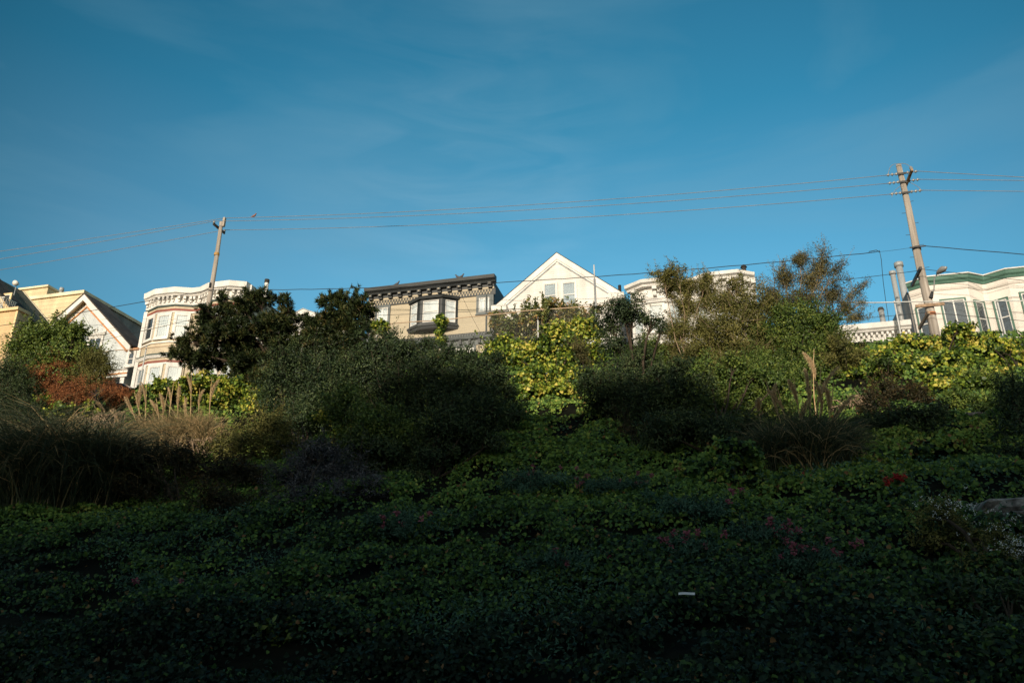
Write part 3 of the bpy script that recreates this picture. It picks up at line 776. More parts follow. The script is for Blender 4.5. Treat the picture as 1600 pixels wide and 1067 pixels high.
pl_root, pl_top = pole(346.5, 347, 560, .115, .19, 'grey wooden utility pole with one crossarm beside the beige bay house')
xL = pl_top.x
zarm = at(340, 357, 38.5).z
ra = MB().box(xL - .19, xL - .10, 37.9, 39.15, zarm - .08, zarm + .07).build('crossarm', M['black_iron'], pl_root)
MB().tube([(xL - .14, 37.95, zarm + .07), (xL - .14, 37.95, zarm + .16), (xL - .14, 37.95, zarm + .24)], [.06, .08, .03], 8).build('insulator', M['porcelain'], ra)
MB().tube([(xL - .14, 39.1, zarm + .07), (xL - .14, 39.1, zarm + .16), (xL - .14, 39.1, zarm + .24)], [.06, .08, .03], 8).build('insulator', M['porcelain'], ra)
MB().box(xL + .10, xL + .24, 38.42, 38.58, pl_top.z - .35, pl_top.z + .28).build('pole_top_block', M['pole'], pl_root)
MB().tube([(xL, 38.5, zarm - 1.98), (xL, 38.5, zarm - 1.80)], .168, 14).build('tag_band', paint('ochre_pole_tag', (.42, .24, .07)), pl_root)
MB().tube([(xL - .01, 38.33, at(337, 450, 38.5).z), (xL - .01, 38.33, at(337, 450, 38.5).z + .3)], .07, 6).build('cable_clamp', M['black_iron'], pl_root)

pr_root, pr_top = pole(1404.5, 258, 525, .13, .225, 'tall wooden utility pole with many crossarms in front of the cream house')
xR = pr_top.x
def armn(x, n0, n1, z, mat, t=.055, name='crossarm'):
    return MB().box(x - t, x + t, n0, n1, z - .06, z + .06).build(name, mat, pr_root)
def px38(u, v): return at(u, v, 38.5)
zA, zB, zC = px38(1411, 274).z, px38(1411, 287).z, px38(1414, 304).z
a1 = armn(xR + .20, 37.3, 38.9, zB + .02, M['arm'])
MB().tube([(xR + .2, 37.4, zB + .08), (xR + .2, 37.4, zB + .18), (xR + .2, 37.4, zB + .28)], [.06, .09, .03], 8).build('insulator', M['porcelain'], a1)
for z in (zA, zB, zC):
    hw = MB().box(xR - .2, xR + .2, 38.30, 38.34, z - .05, z + .05).build('bracket', M['black_iron'], pr_root)
    mb = MB(); insul(mb, (xR - .20, 38.3, z), (xR - .78, 38.3, z)); mb.build('insulator', M['porcelain'], hw, True)
    mb = MB(); insul(mb, (xR + .20, 38.3, z), (xR + .78, 38.3, z)); mb.build('insulator', M['porcelain'], hw, True)
def loop(p, q, h, n=12):
    p = Vector(p); q = Vector(q)
    return [p.lerp(q, i / (n - 1)) + Vector((0, 0, h * (1 - (2 * i / (n - 1) - 1) ** 4))) for i in range(n)]
jl = MB(); jl.tube(loop((xR - .66, 38.25, zA), (xR + .56, 38.25, zA - .1), .60), .014, 5); jl.tube(loop((xR - .7, 38.25, zC - .2), (xR - .1, 38.25, zC + .3), .18), .014, 5); jl.tube(loop((xR + .7, 38.25, zC), (xR + .1, 38.25, zC + .55), .12), .014, 5)
jl.build('jumper_wire', M['copper'], pr_root)
for k in range(11):
    z = pr_top.z - 2.2 - k * .62; sd = -1 if k % 2 else 1
    rr = .15 + .012 * k
    MB().tube([(xR + sd * (rr - .04), 38.5, z), (xR + sd * (rr + .17), 38.5, z + .01)], .012, 5).build('climbing_step', M['black_iron'], pr_root)
zk = px38(1447, 430).z
p0 = px38(1446, 430)
MB().box(xR - .31, xR - .20, 37.6, 39.6, zk - .07, zk + .07).build('crossarm', M['black_iron'], pr_root)
zw = px38(1456, 480).z
MB().box(xR - .65, xR + .60, 38.18, 38.27, zw - .07, zw + .07).build('crossarm', M['arm'], pr_root)
zw2 = px38(1459, 497).z
MB().box(xR - .34, xR - .23, 37.7, 39.7, zw2 - .07, zw2 + .07).build('crossarm', M['arm'], pr_root)
zb_ = px38(1441, 388).z
MB().tube([(xR, 38.5, zb_ - .08), (xR, 38.5, zb_ + .08)], .205, 14).box(xR - .36, xR + .36, 38.24, 38.28, zb_ - .04, zb_ + .02).build('clamp_band', M['black_iron'], pr_root)
MB().tube([(xR, 38.5, px38(1458, 490).z - .12), (xR, 38.5, px38(1458, 490).z + .04)], .24, 14).build('clamp_band', paint('orange_marker_band', (.5, .16, .05)), pr_root)
# street lamp bolted to the pole
la = px38(1454, 463); lb = px38(1459, 440)
sl = thing('street_lamp', (xR + .22, 38.35, la.z), 'grey street lamp on a short curved arm fixed to the right utility pole', 'street lamp')
MB().tube([(xR + .2, 38.28, la.z), (xR + .30, 38.2, la.z + .25), (xR + .36, 38.0, la.z + .72), (xR + .50, 37.7, la.z + .85)], .03, 8).build('lamp_arm', M['galv'], sl, True)
MB().tube([(xR + .1, 38.27, la.z - .18), (xR + .22, 38.27, la.z + .12)], [.1, .06], 8).build('bracket', M['black_iron'], sl)
MB().tube([(xR + .44, 37.78, la.z + .82), (xR + .52, 37.66, la.z + .86), (xR + .64, 37.45, la.z + .88), (xR + .74, 37.25, la.z + .86)], [.06, .12, .16, .05], 10).build('lamp_head', M['porcelain'], sl, True)

def wire(p, q, sag, rad, mat, label, name='overhead_wire', seg=40, wob=0, cat='wire'):
    p = Vector(p); q = Vector(q); pts = []
    for i in range(seg + 1):
        t = i / seg; v = p.lerp(q, t); v.z -= 4 * sag * t * (1 - t)
        if wob: v.z += wob * math.sin(i * 2.1)
        pts.append(v)
    mid = pts[0]
    return tag(MB().tube(pts, rad, 5).build(name, mat, None, True, loc=mid), label, cat, 'overhead lines along the street')
def thru(p, u, v, far):
    "continue the line from p through the direction (u,v) out to x = far, level with that reading"
    x, y, z = ray(u, v); t = p[1] / y
    a = Vector(p); b = Vector((x * t, p[1], CAMZ + z * t)); k = (far - a.x) / (b.x - a.x)
    return a + (b - a) * k
tp = Vector((xL + .17, 38.5, pl_top.z + .26)); nearL = Vector((xL - .14, 37.95, zarm + .2)); farL = Vector((xL - .14, 39.1, zarm + .2))
RA = Vector((xR - .78, 38.3, zA)); RB = Vector((xR - .78, 38.3, zB)); RC = Vector((xR - .78, 38.3, zC))
wire(tp, RA, .42, .016, M['copper'], 'topmost bare wire spanning between the two utility poles')
wire(nearL, RB, .42, .016, M['copper'], 'middle one of three bare wires spanning between the two poles')
wire(farL, RC, .42, .016, M['copper'], 'lowest of three bare wires spanning between the two poles')
for a, uv, lab in ((tp, (0, 388), 'topmost bare wire running left from the small pole'), (nearL, (0, 400), 'middle bare wire running left from the small pole'), (farL, (0, 417), 'lowest bare wire running left from the small pole')):
    b = thru(a, uv[0], uv[1], -70); wire(a, b, .25, .016, M['copper'], lab)
for z, uv, lab in ((zA, (1600, 276), 'topmost bare wire running right from the tall pole'), (zB, (1600, 281), 'middle bare wire running right from the tall pole'), (zC, (1600, 298), 'lowest bare wire running right from the tall pole')):
    a = Vector((xR + .78, 38.3, z)); wire(a, thru(a, uv[0], uv[1], 45), .1, .016, M['copper'], lab)
cL = Vector((xL, 38.3, at(337, 452, 38.3).z)); cE = at(1368, 394, 38.3)
wire(cL, cE, .55, .020, M['cable'], 'thick twisted black cable between the poles, crossing the tan and white houses', 'service_cable', 60, .012, 'cable')
wire(cE, (xR - .2, 38.3, zb_), .02, .008, M['cable'], 'thin guy strand holding the cable end to the tall pole', 'guy_wire', 8)
wire(cL, thru(cL, 0, 503, -70), .3, .020, M['cable'], 'thick black cable running left from the small pole in front of the blue gable', 'service_cable', 40, 0, 'cable')
aR = Vector((xR + .25, 38.25, zb_)); wire(aR, thru(aR, 1600, 396, 45), .12, .020, M['cable'], 'thick black cable running right from the tall pole above the green cornice', 'service_cable', 40, .008, 'cable')
dr = MB(); pts = [cE, at(1374, 391, 38.3), at(1377, 405, 38.4), at(1380, 440, 39), at(1384, 470, 39.5), at(1389, 502, 40)]
dr.tube(pts, .014, 5); dr.tube([cE + Vector((-.3, 0, .06)), cE + Vector((.05, 0, .1)), cE + Vector((.2, 0, -.03))], .02, 5)
tag(dr.build('drop_cable', M['cable'], None, True, loc=cE), 'slack black cable hanging down from the cable end near the flue pipes', 'cable')
dL = Vector((xL, 38.3, at(324, 494, 38.3).z)); dR = Vector((xR - .25, 38.0, zk + .05))
wire(dL, dR, .75, .014, M['cable'], 'second, thinner black cable between the poles, lower than the thick one', 'service_cable', 50, 0, 'cable')
wire(dL, thru(dL, 0, 562, -70), .25, .014, M['cable'], 'thinner black cable running left from the small pole below the thick one', 'service_cable', 40, 0, 'cable')
wire((xR - .25, 37.8, zk + .05), thru((xR - .25, 37.8, zk + .05), 1600, 437, 45), .1, .013, M['cable'], 'thinner black cable running right from the black crossarm of the tall pole', 'service_cable', 30, 0, 'cable')
eR = Vector((xR - .28, 37.9, zw2 + .08)); eL = Vector((xL, 38.3, at(321, 520, 38.3).z))
wire(eL, eR, .8, .012, M['cable'], 'lowest black cable between the poles, mostly behind the shrubs', 'service_cable', 50, 0, 'cable')
wire(eR, thru(eR, 1600, 500, 45), .1, .012, M['cable'], 'lowest black cable running right across the cream house windows', 'service_cable', 30, 0, 'cable')
gR = Vector((xR + .5, 38.22, zw + .08)); wire(gR, thru(gR, 1600, 489, 45), .05, .008, M['cable'], 'thin black wire running right from the lower wooden crossarm', 'service_cable', 30)
# service drops to house fronts
for (a, b, lab) in ((at(712, 440, 38.3), at(752, 522, YF - .2), 'thin service drop slanting down to the right end of the tan house'),
                    (at(291, 462, 38.4), at(312, 492, YF - .6), 'thin service drop slanting down to the beige bay house'),
                    (at(128, 487, 38.4), at(170, 548, YF - .3), 'thin service drop slanting down across the pale blue gable')):
    wire(a, b, .12, .009, M['cable'], lab, 'service_drop')

# ------------------------------------------------------------------ fences
def fence(pts, label, base_drop, rail_mat, posts, post_top=0.0):
    "pts: rail points; posts: x positions"
    x0, x1 = pts[0].x, pts[-1].x
    railz = lambda x: float(np.interp(x, [p.x for p in pts], [p.z for p in pts]))
    n = pts[0].y
    r = thing('chain_link_fence', ((x0 + x1) / 2, n, railz((x0 + x1) / 2) - base_drop), label, 'fence', 'chain link fences at the top of the slope')
    MB().tube([(x, n, railz(x) + .01 * math.sin(x * 2)) for x in np.linspace(x0, x1, 24)], .028, 7).build('top_rail', rail_mat, r, True)
    m = MB(); step = .105; H = base_drop - .06
    k = x0 - H
    def strip(xa, za, xb, zb, y):
        ra, rb = railz(xa), railz(xb); w = .0025
        m.add([(xa - w, y, ra + za), (xa + w, y, ra + za), (xb + w, y, rb + zb), (xb - w, y, rb + zb)], [(0, 1, 2, 3)])
    while k < x1:
        for sd in (0, 1):
            xa, xb = (k, k + H) if sd == 0 else (k + H, k)
            za, zb = -.04, -.04 - H
            lo, hi = x0, x1
            def clip(xa, za, xb, zb):
                ta, tb = 0.0, 1.0; d = xb - xa
                for lim, sgn in ((x0, 1), (x1, -1)):
                    fa = (xa - lim) * sgn; fb = (xb - lim) * sgn
                    if fa < 0 and fb < 0: return None
                    if fa < 0: ta = max(ta, fa / (fa - fb))
                    if fb < 0: tb = min(tb, fa / (fa - fb))
                if ta >= tb: return None
                return xa + d * ta, za + (zb - za) * ta, xa + d * tb, za + (zb - za) * tb
            c = clip(xa, za, xb, zb)
            if c: strip(*c, n + .03 + .004 * sd)
        k += step
    m.build('wire_mesh', M['mesh'], r)
    for x in posts:
        MB().tube([(x, n + .07, railz(x) - base_drop - .8), (x, n + .07, railz(x) + .06 + post_top)], .038, 8).tube([(x, n + .07, railz(x) + .062 + post_top), (x, n + .07, railz(x) + .10 + post_top)], [.05, .02], 8).build('post', M['fence_post'], r, True)
    return r
FN = 37.4
fence([at(60, 563, FN), at(175, 548, FN), at(228, 544, FN), at(330, 534, FN), at(470, 520, FN)], 'chain link fence in front of the pale blue and beige houses', 2.0, M['fence_rail'], [at(u, 545, FN).x for u in (130, 227, 330, 430)], .05)
fence([at(575, 508, FN), at(690, 500, FN), at(775, 491, FN), at(840, 484, FN), at(940, 478, FN), at(1010, 471, FN)], 'chain link fence with a rusty rail below the tan house and white gable', 1.9, M['fence_rail'], [at(u, 490, FN).x for u in (590, 690, 840)])
fence([at(1290, 474, FN), at(1400, 472, FN), at(1500, 471, FN), at(1600, 470, FN), at(1680, 469, FN)], 'chain link fence with pale rail in front of the cream house at right', 2.1, M['fence_post'], [at(u, 471, FN).x for u in (1300, 1398, 1559, 1670)])
p = at(928, 414, FN - .2); b = float(T(p.x, FN - .2))
r = thing('signpost', (p.x, FN - .2, b), 'tall bare white steel post standing in front of the white gable', 'post')
zc_ = at(929, 436, FN - .2).z
MB().tube([(p.x, FN - .2, b - .3), (p.x, FN - .2, zc_)], .055, 8).build('lower_post', M['galv'], r, True)
MB().tube([(p.x, FN - .2, zc_), (p.x, FN - .2, p.z)], .035, 8).build('upper_post', M['fence_post'], r, True)

# ------------------------------------------------------------------ birds
def bird(p, mat, label, s=1.0, turn=1):
    r = thing('bird', p, label, 'bird')
    X = lambda a, z: (p[0] + a * s * turn, p[1], p[2] + z * s)
    pts = [X(-.24, .05), X(-.15, .075), X(-.07, .09), X(.0, .11), (X(.06, .15)), X(.09, .21), X(.11, .25), X(.145, .262), X(.165, .26)]
    MB().tube(pts, [.012 * s, .035 * s, .06 * s, .072 * s, .06 * s, .038 * s, .042 * s, .03 * s, .008 * s], 10).build('body', mat, r, True)
    MB().tube([X(.155, .258), X(.185, .25)], [.011 * s, .003 * s], 5).build('beak', M['black_iron'], r)
    for d in (-.02, .02):
        MB().tube([(X(.01, 0)[0], p[1] + d * s, p[2]), (X(.01, .06)[0], p[1] + d * s, p[2] + .06 * s)], .007 * s, 4).build('leg', M['rust'] if False else M['black_iron'], r)
bw = at(397, 337, 38.48)
t = (bw.x - tp.x) / (RA.x - tp.x); q = tp.lerp(RA, t); q.z -= 4 * .42 * t * (1 - t) - .01
bird(q, M['bird_brown'], 'small reddish brown bird perched on the topmost wire', .95, 1)
for u, sgn, lab in ((621, 1, 'dark pigeon on the left part of the tan house cornice'), (715, -1, 'dark pigeon near the right end of the tan house cornice, left of a pair'), (721, 1, 'dark pigeon near the right end of the tan house cornice, right of a pair')):
    p = at(u, 435, YF - .4); bird((p.x, YF - .4, 25.70), M['bird_grey'], lab, 1.15, sgn)

# ------------------------------------------------------------------ parked car
def car():
    cx, cy = at(190, 598, 40.6).x, 40.6; z = float(street(cx)) + .02
    r = thing('parked_car', (cx, cy, z), 'dark parked car glimpsed below the carport of the pale blue house', 'car')
    prof = [(-2.25, .35), (-2.28, .72), (-2.1, .92), (-1.62, .98), (-1.15, 1.38), (-.6, 1.47), (.3, 1.46), (.75, 1.34), (1.35, .98), (2.05, .86), (2.25, .68), (2.25, .35)]
    mb = MB(); n = len(prof)
    P = []
    for yy, k in ((-.88, 1), (-.80, 0), (.80, 0), (.88, 1)):
        for (a, h) in prof:
            inset = .0 if h < 1.0 else .12
            y = yy if h < 1 else (yy - math.copysign(inset, yy))
            hh = h if k == 0 else (h - .05)
            P.append((cx + a, cy + y, z + hh))
    fs = [tuple(range(n)), tuple(range(4 * n - 1, 3 * n - 1, -1))]
    for s in range(3):
        for i in range(n):
            j = (i + 1) % n; fs.append((s * n + i, s * n + j, (s + 1) * n + j, (s + 1) * n + i))
    mb.add(P, fs).build('body', M['car'], r)
    g = MB()
    for sd in (-1, 1):
        y = cy + sd * .80
        g.hull8([(cx - 1.5, y - .005, z + 1.0), (cx + 1.2, y - .005, z + 1.0), (cx - 1.5, y + .005, z + 1.0), (cx + 1.2, y + .005, z + 1.0), (cx - 1.05, y - .005, z + 1.32), (cx + .7, y - .005, z + 1.32), (cx - 1.05, y + .005, z + 1.32), (cx + .7, y + .005, z + 1.32)])
    g.build('side_window', M['room'], r)
    for sx in (-1.4, 1.4):
        for sd in (-1, 1):
            w = MB().tube([(cx + sx, cy + sd * .72, z + .32), (cx + sx, cy + sd * .92, z + .32)], .32, 18).build('wheel', M['tyre'], r)
            MB().tube([(cx + sx, cy + sd * .921, z + .32), (cx + sx, cy + sd * .935, z + .32)], .19, 14).build('rim', M['galv'], w)
    for sd in (-1, 1):
        MB().box(cx - 2.31, cx - 2.2, cy + sd * .62 - .16, cy + sd * .62 + .16, z + .66, z + .84).build('tail_lamp', M['tail'], r)
        MB().box(cx + 2.2, cx + 2.27, cy + sd * .62 - .16, cy + sd * .62 + .16, z + .62, z + .76).build('headlight', M['porcelain'], r)
car()

# ------------------------------------------------------------------ foliage
SH = {
 'ivy': (np.array([(0, 0, 0), (.12, .52, .10), (.55, .50, .06), (1, 0, -.10), (.55, -.50, .06), (.12, -.52, .10)]), np.array([(0, 1, 2, 3), (0, 3, 4, 5)])),
 'leaf': (np.array([(0, 0, 0), (.45, .5, .10), (1, 0, -.06), (.45, -.5, .10)]), np.array([(0, 1, 2), (0, 2, 3)])),
}
def unit(a): return a / np.maximum(np.linalg.norm(a, axis=1, keepdims=True), 1e-9)
def leaf_verts(P, axis, nrm, size, aspect, shape):
    S, Fc = SH[shape]
    d = unit(axis - nrm * np.sum(axis * nrm, 1, keepdims=True)); w = np.cross(nrm, d)
    s = np.asarray(size)[:, None, None]
    V = P[:, None, :] + s * (S[None, :, 0:1] * d[:, None, :] + aspect * S[None, :, 1:2] * w[:, None, :] + S[None, :, 2:3] * nrm[:, None, :])
    k = S.shape[0]
    Fi = (np.arange(len(P))[:, None, None] * k + Fc[None]).reshape(-1, Fc.shape[1])
    return V.reshape(-1, 3), Fi, k
def leaves(name, P, axis, nrm, size, aspect, shape, tone, mat, parent=None):
    V, Fi, k = leaf_verts(P, unit(axis), unit(nrm), size, aspect, shape)
    return raw_mesh(name, V, [Fi], mat, parent, np.repeat(np.clip(tone, 0, 1), k))
def rnd(n): return rng.normal(size=(n, 3))
LEAFMUL = 1.0
KIND = {   # material, leaf length, aspect, shape, leaves per m2, cluster radius, tone mean, tone spread
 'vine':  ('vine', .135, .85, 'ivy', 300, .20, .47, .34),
 'ivy':   ('ivy', .108, .85, 'ivy', 300, .20, .62, .24),
 'green': ('green', .115, .45, 'leaf', 430, .20, .5, .20),
 'greenb': ('green', .15, .6, 'leaf', 260, .2, .6, .2),
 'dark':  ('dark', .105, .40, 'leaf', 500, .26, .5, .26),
 'olive': ('olive', .10, .36, 'leaf', 500, .19, .5, .22),
 'bronze': ('brownish', .082, .36, 'leaf', 560, .30, .5, .24),
 'rust':  ('rust', .085, .34, 'leaf', 520, .13, .5, .2),
 'ochre': ('ochre', .095, .38, 'leaf', 480, .15, .5, .25),
 'violet': ('violet', .085, .26, 'leaf', 520, .16, .5, .25),
 'magnolia': ('magnolia', .24, .42, 'leaf', 120, .22, .5, .25),
 'needle': ('needle', .22, .055, 'leaf', 1150, .16, .5, .26),
 'blue':  ('blue_leaf', .085, .34, 'leaf', 420, .14, .5, .2),
}
def shrub(name, label, cat, n, blobs, kind, group=None, dens=1.0, wood='wood', base=None, air=.0, part='foliage', stem='stem', twig=9, rad=.05, sizem=1.0, hub=None, shoots=5.0):
    mat, ln, asp, shape, per, cr, tm, ts = KIND[kind]
    ln *= sizem
    cs = []
    for bl in blobs:
        u, v, rx, rz = bl[:4]; nb = n + (bl[4] if len(bl) > 4 else random.uniform(-.5, .5))
        k = mpp(u, v, nb); p = at(u, v, nb); i = 0
        while p.z < T(p.x, nb) + .1 and i < 80:
            nb -= .2; p = at(u, v, nb); i += 1
        k = mpp(u, v, nb)
        cs.append((np.array(p), np.array([rx * k, max(rx, rz) * k * .85, rz * k])))
    ctr = np.mean([c for c, _ in cs], 0)
    if base is None:
        low = min(cs, key=lambda q: q[0][2]); bx = ctr[0] * .6 + low[0][0] * .4; by = low[0][1] + .25
    else:
        q = at(base[0], base[1], n); bx, by = q.x, n
    bz = float(T(bx, by))
    bz = min(bz, min(c[2] for c, _ in cs) - .1)
    root = thing(name, (bx, by, bz), label, cat, group)
    PP, AX, NR, SZ, TN = [], [], [], [], []
    wd = MB(); B = Vector((bx, by, bz))
    if air: twig = 60
    if kind in ('vine', 'ivy'): shoots = min(shoots, .8)
    HB = None
    if hub is not None:
        HB = at(hub[0], hub[1], n); m0 = B.lerp(HB, .5) + Vector((.12, 0, 0)); wd.tube([B - Vector((0, 0, .3)), B.lerp(m0, .5), m0, HB], [rad * 1.5, rad * 1.3, rad * 1.15, rad], 8)
    for c, r in cs:
        S = 4 * math.pi * ((r[0] * r[1]) ** 1.6 / 3 + (r[0] * r[2]) ** 1.6 / 3 + (r[1] * r[2]) ** 1.6 / 3) ** (1 / 1.6)
        nl = int(S * per * dens * LEAFMUL / sizem ** 2); ns_ = max(8, int(S * 9 * (.2 / cr) ** 1.3 * (1 if dens > .6 else .8)))
        dv = unit(rnd(ns_)); rr = rng.uniform(.45 if air == 0 else .3, 1.12 if kind != 'needle' else 1.3, ns_) ** (1 if air else .8)
        # lumpy outline
        lump = 1 + .36 * np.sin(dv[:, 0] * 5 + c[0] * 3) * np.cos(dv[:, 2] * 4.3 + c[2] * 2) + rng.normal(size=ns_) * .07
        if kind == 'needle': r = r * .93
        if air and kind != 'magnolia': r = r * 1.22
        sc_ = c + dv * r * (rr * lump)[:, None]
        ctone = rng.normal(size=ns_) * ts * .75
        idx = rng.integers(0, ns_, nl)
        crr = cr * min(1, max(.55, min(r) / .7))
        cv = Vector(c); B_ = HB if HB is not None else B; mid = B_.lerp(cv, .5) + Vector((random.uniform(-.2, .2), random.uniform(-.2, .2), random.uniform(-.1, .2)))
        l1 = mid.lerp(cv, .5) + Vector((random.uniform(-.12, .12), random.uniform(-.1, .1), .05))
        s0 = np.array(l1)[None] + (c - np.array(l1))[None] * rng.uniform(0, 1.2, ns_)[:, None]
        g = np.clip(rnd(nl), -1.5, 1.5)
        if air:
            P = s0[idx] + (sc_[idx] - s0[idx]) * rng.uniform(.30, 1.18, nl)[:, None] + g * crr * np.array([.65, .65, .6])
        else:
            P = sc_[idx] + g * crr * np.array([1, 1, .8])
        out = unit(P - c)
        if kind == 'needle':
            cd = unit(dv + np.array([0, 0, .8]) + .4 * rnd(ns_))
            nsub = 4
            tid = rng.integers(0, ns_ * nsub, nl); toff = np.clip(rnd(ns_ * nsub), -1.5, 1.5) * crr * 1.1
            P = sc_[tid // nsub] + toff[tid]
            td = unit(cd[tid // nsub] + (.55 * rnd(ns_ * nsub))[tid])
            ax = unit(td + .60 * rnd(nl)); nr = unit(np.cross(ax, rnd(nl)))
            idx = tid // nsub
        else:
            nr = unit(out * .6 + rnd(nl) * .75 + np.array([0, -.25, .45]))
            ax = unit(rnd(nl) + out * .5 + np.array([0, 0, -.35]))
            # free shoots that break the outline
            nsh = int(S * shoots)
            if nsh:
                js = rng.integers(0, ns_, nsh); sdv = unit(dv[js] * .7 + np.array([0, 0, .75]) + .35 * rnd(nsh)); sl = rng.uniform(.25, 1.0, nsh) * min(1, min(r) / .6)
                per_s = 26
                tt = rng.uniform(.1, 1.0, (nsh, per_s)); curve = rnd(nsh) * .12
                P3 = sc_[js][:, None, :] + sdv[:, None, :] * (sl[:, None] * tt)[:, :, None] + curve[:, None, :] * (tt ** 2)[:, :, None] + rng.normal(size=(nsh, per_s, 3)) * .028
                P3 = P3.reshape(-1, 3); n3 = len(P3)
                PP.append(P3); AX.append(unit(np.repeat(sdv, per_s, 0) * .8 + rnd(n3) * .7)); NR.append(unit(rnd(n3) + np.array([0, -.4, .5]))); SZ.append(ln * rng.uniform(.5, 1.0, n3)); TN.append(tm + .05 + np.repeat(ctone[js], per_s) + rng.normal(size=n3) * ts * .5)
                for q in range(nsh):
                    a_ = sc_[js[q]]
                    wd.tube([a_ - sdv[q] * .12, a_ + sdv[q] * sl[q] * .5 + curve[q] * .25, a_ + sdv[q] * sl[q] + curve[q]], [.008, .006, .003], 3, False)
        tn = tm + ctone[idx] + rng.normal(size=nl) * ts * .6
        PP.append(P); AX.append(ax); NR.append(nr); SZ.append(ln * rng.uniform(.6, 1.25, nl)); TN.append(tn)
        # inner, larger leaves close dense shrubs; inner shade painted in as a dark tone
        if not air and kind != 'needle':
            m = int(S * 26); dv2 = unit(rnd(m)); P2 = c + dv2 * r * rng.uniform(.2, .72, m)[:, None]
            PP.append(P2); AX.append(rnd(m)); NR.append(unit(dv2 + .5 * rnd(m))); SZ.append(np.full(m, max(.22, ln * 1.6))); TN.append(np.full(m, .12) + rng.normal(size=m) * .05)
        # wood
        l0 = B_.lerp(mid, .5) + Vector((random.uniform(-.1, .1), 0, 0))
        wd.tube([B_, l0, mid, l1, cv], [rad, rad * .85, rad * .65, rad * .5, rad * .38], 6)
        for j in range(min(ns_, twig)):
            e = Vector(sc_[j]); b0 = Vector(s0[j])
            m_ = b0.lerp(e, .55) + Vector((random.uniform(-.06, .06), random.uniform(-.06, .06), random.uniform(-.02, .08)))
            wd.tube([b0, m_, e], [max(.006, rad * .3), max(.005, rad * .2), .004], 4, False)
    wd.build(stem, M[wood], root)
    P = np.concatenate(PP)
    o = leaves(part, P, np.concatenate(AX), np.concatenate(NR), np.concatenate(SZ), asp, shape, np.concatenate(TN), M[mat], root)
    return root

# ---- the ivy that covers the slope (uncountable: one object)
def ivy():
    tot = 720000
    ng = np.linspace(6.8, 37.6, 400)
    size = lambda n: np.interp(n, [7, 12, 20, 37], [.050, .066, .092, .14])
    xa = lambda n: n * math.tan(R(-49)) - 5; xb = lambda n: n * math.tan(R(21.5)) + 4
    w = (xb(ng) - xa(ng)) / size(ng) ** 2
    cdf = np.cumsum(w); cdf /= cdf[-1]
    n = np.interp(rng.random(tot), cdf, ng)
    x = xa(n) + (xb(n) - xa(n)) * rng.random(tot)
    # clumped: keep fewer leaves in noise hollows
    dn = vnoise(x, n, .55, 21) * .6 + vnoise(x, n, 1.7, 22) * .4
    keep = rng.random(tot) < np.clip((dn - .30) * 2.6, .06, 1)
    x, n, dn = x[keep], n[keep], dn[keep]; m = len(x)
    z = T(x, n) + .03 + .36 * dn * rng.random(m) ** .5 + .30 * (dn - .35)
    P = np.stack([x, n, z], 1)
    nr = unit(rnd(m) * .7 + np.array([0, -.62, .62]))
    ax = unit(rnd(m) * .7 + np.array([0, -.5, -.55]))
    patch = vnoise(x, n, 4.2, 31) * .6 + vnoise(x, n, 1.4, 32) * .4
    # brighter yellow-green band midway up the slope, darker and bluer toward the foot
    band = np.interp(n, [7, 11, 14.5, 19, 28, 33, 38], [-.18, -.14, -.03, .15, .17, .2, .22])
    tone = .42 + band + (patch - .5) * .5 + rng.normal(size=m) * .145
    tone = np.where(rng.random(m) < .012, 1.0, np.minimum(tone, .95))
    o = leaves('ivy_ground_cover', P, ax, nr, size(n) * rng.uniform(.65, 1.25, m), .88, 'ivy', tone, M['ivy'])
    # soft blue green weeds in patches among the ivy
    k = 90000
    n2 = np.interp(rng.random(k), cdf, ng); x2 = xa(n2) + (xb(n2) - xa(n2)) * rng.random(k)
    pw = vnoise(x2, n2, 2.6, 41) * .7 + vnoise(x2, n2, .8, 42) * .3
    kp = (pw > .66) & (n2 < 30) & (n2 > 9)
    x2, n2, pw = x2[kp], n2[kp], pw[kp]; k = len(x2)
    P2 = np.stack([x2, n2, T(x2, n2) + .12 + rng.random(k) * (.12 + 1.0 * (pw - .6))], 1)
    w_ = leaves('weed_ground_cover', P2, rnd(k) + np.array([0, -.3, .5]), rnd(k) * .8 + np.array([0, -.6, .6]), np.interp(n2, [8, 30], [.07, .13]) * rng.uniform(.6, 1.2, k), .36, 'leaf', .45 + rng.normal(size=k) * .18, M['blue_leaf'])
    tag(w_, 'soft blue green weeds growing in patches among the ivy', 'weeds', kind='stuff')
    tag(o, 'dense ivy covering the whole slope', 'ivy', kind='stuff')
ivy()

G_D = 'dark shrubs in the shade of the slope'; G_L = 'sunlit vine mounds at the top of the slope'; G_A = 'airy shrubs in front of the white houses'
shrub('broadleaf_tree', 'rounded green tree in front of the apricot and pale blue houses', 'tree', 35.4, [(58, 535, 34, 26), (95, 520, 32, 20), (112, 555, 42, 30), (50, 570, 32, 28), (88, 590, 46, 28), (30, 545, 16, 12), (120, 520, 14, 10)], 'greenb', None, 1.0, part='crown', stem='trunk', rad=.09, base=(90, 640))
shrub('shrub', 'olive grey shrub spilling right from the rounded green tree', 'shrub', 35.0, [(150, 562, 26, 16), (168, 572, 12, 10), (135, 585, 28, 22), (155, 592, 20, 18)], 'olive', None, .9)
shrub('dead_shrub', 'rust brown dead shrub, leftmost of three, under the green tree', 'shrub', 34.6, [(88, 580, 28, 18), (68, 598, 22, 14), (60, 585, 14, 10)], 'rust', 'rust brown dead shrubs')
shrub('dead_shrub', 'rust brown dead shrub, largest and middle one of three', 'shrub', 33.9, [(115, 608, 26, 16), (98, 622, 26, 16), (126, 625, 16, 14)], 'rust', 'rust brown dead shrubs')
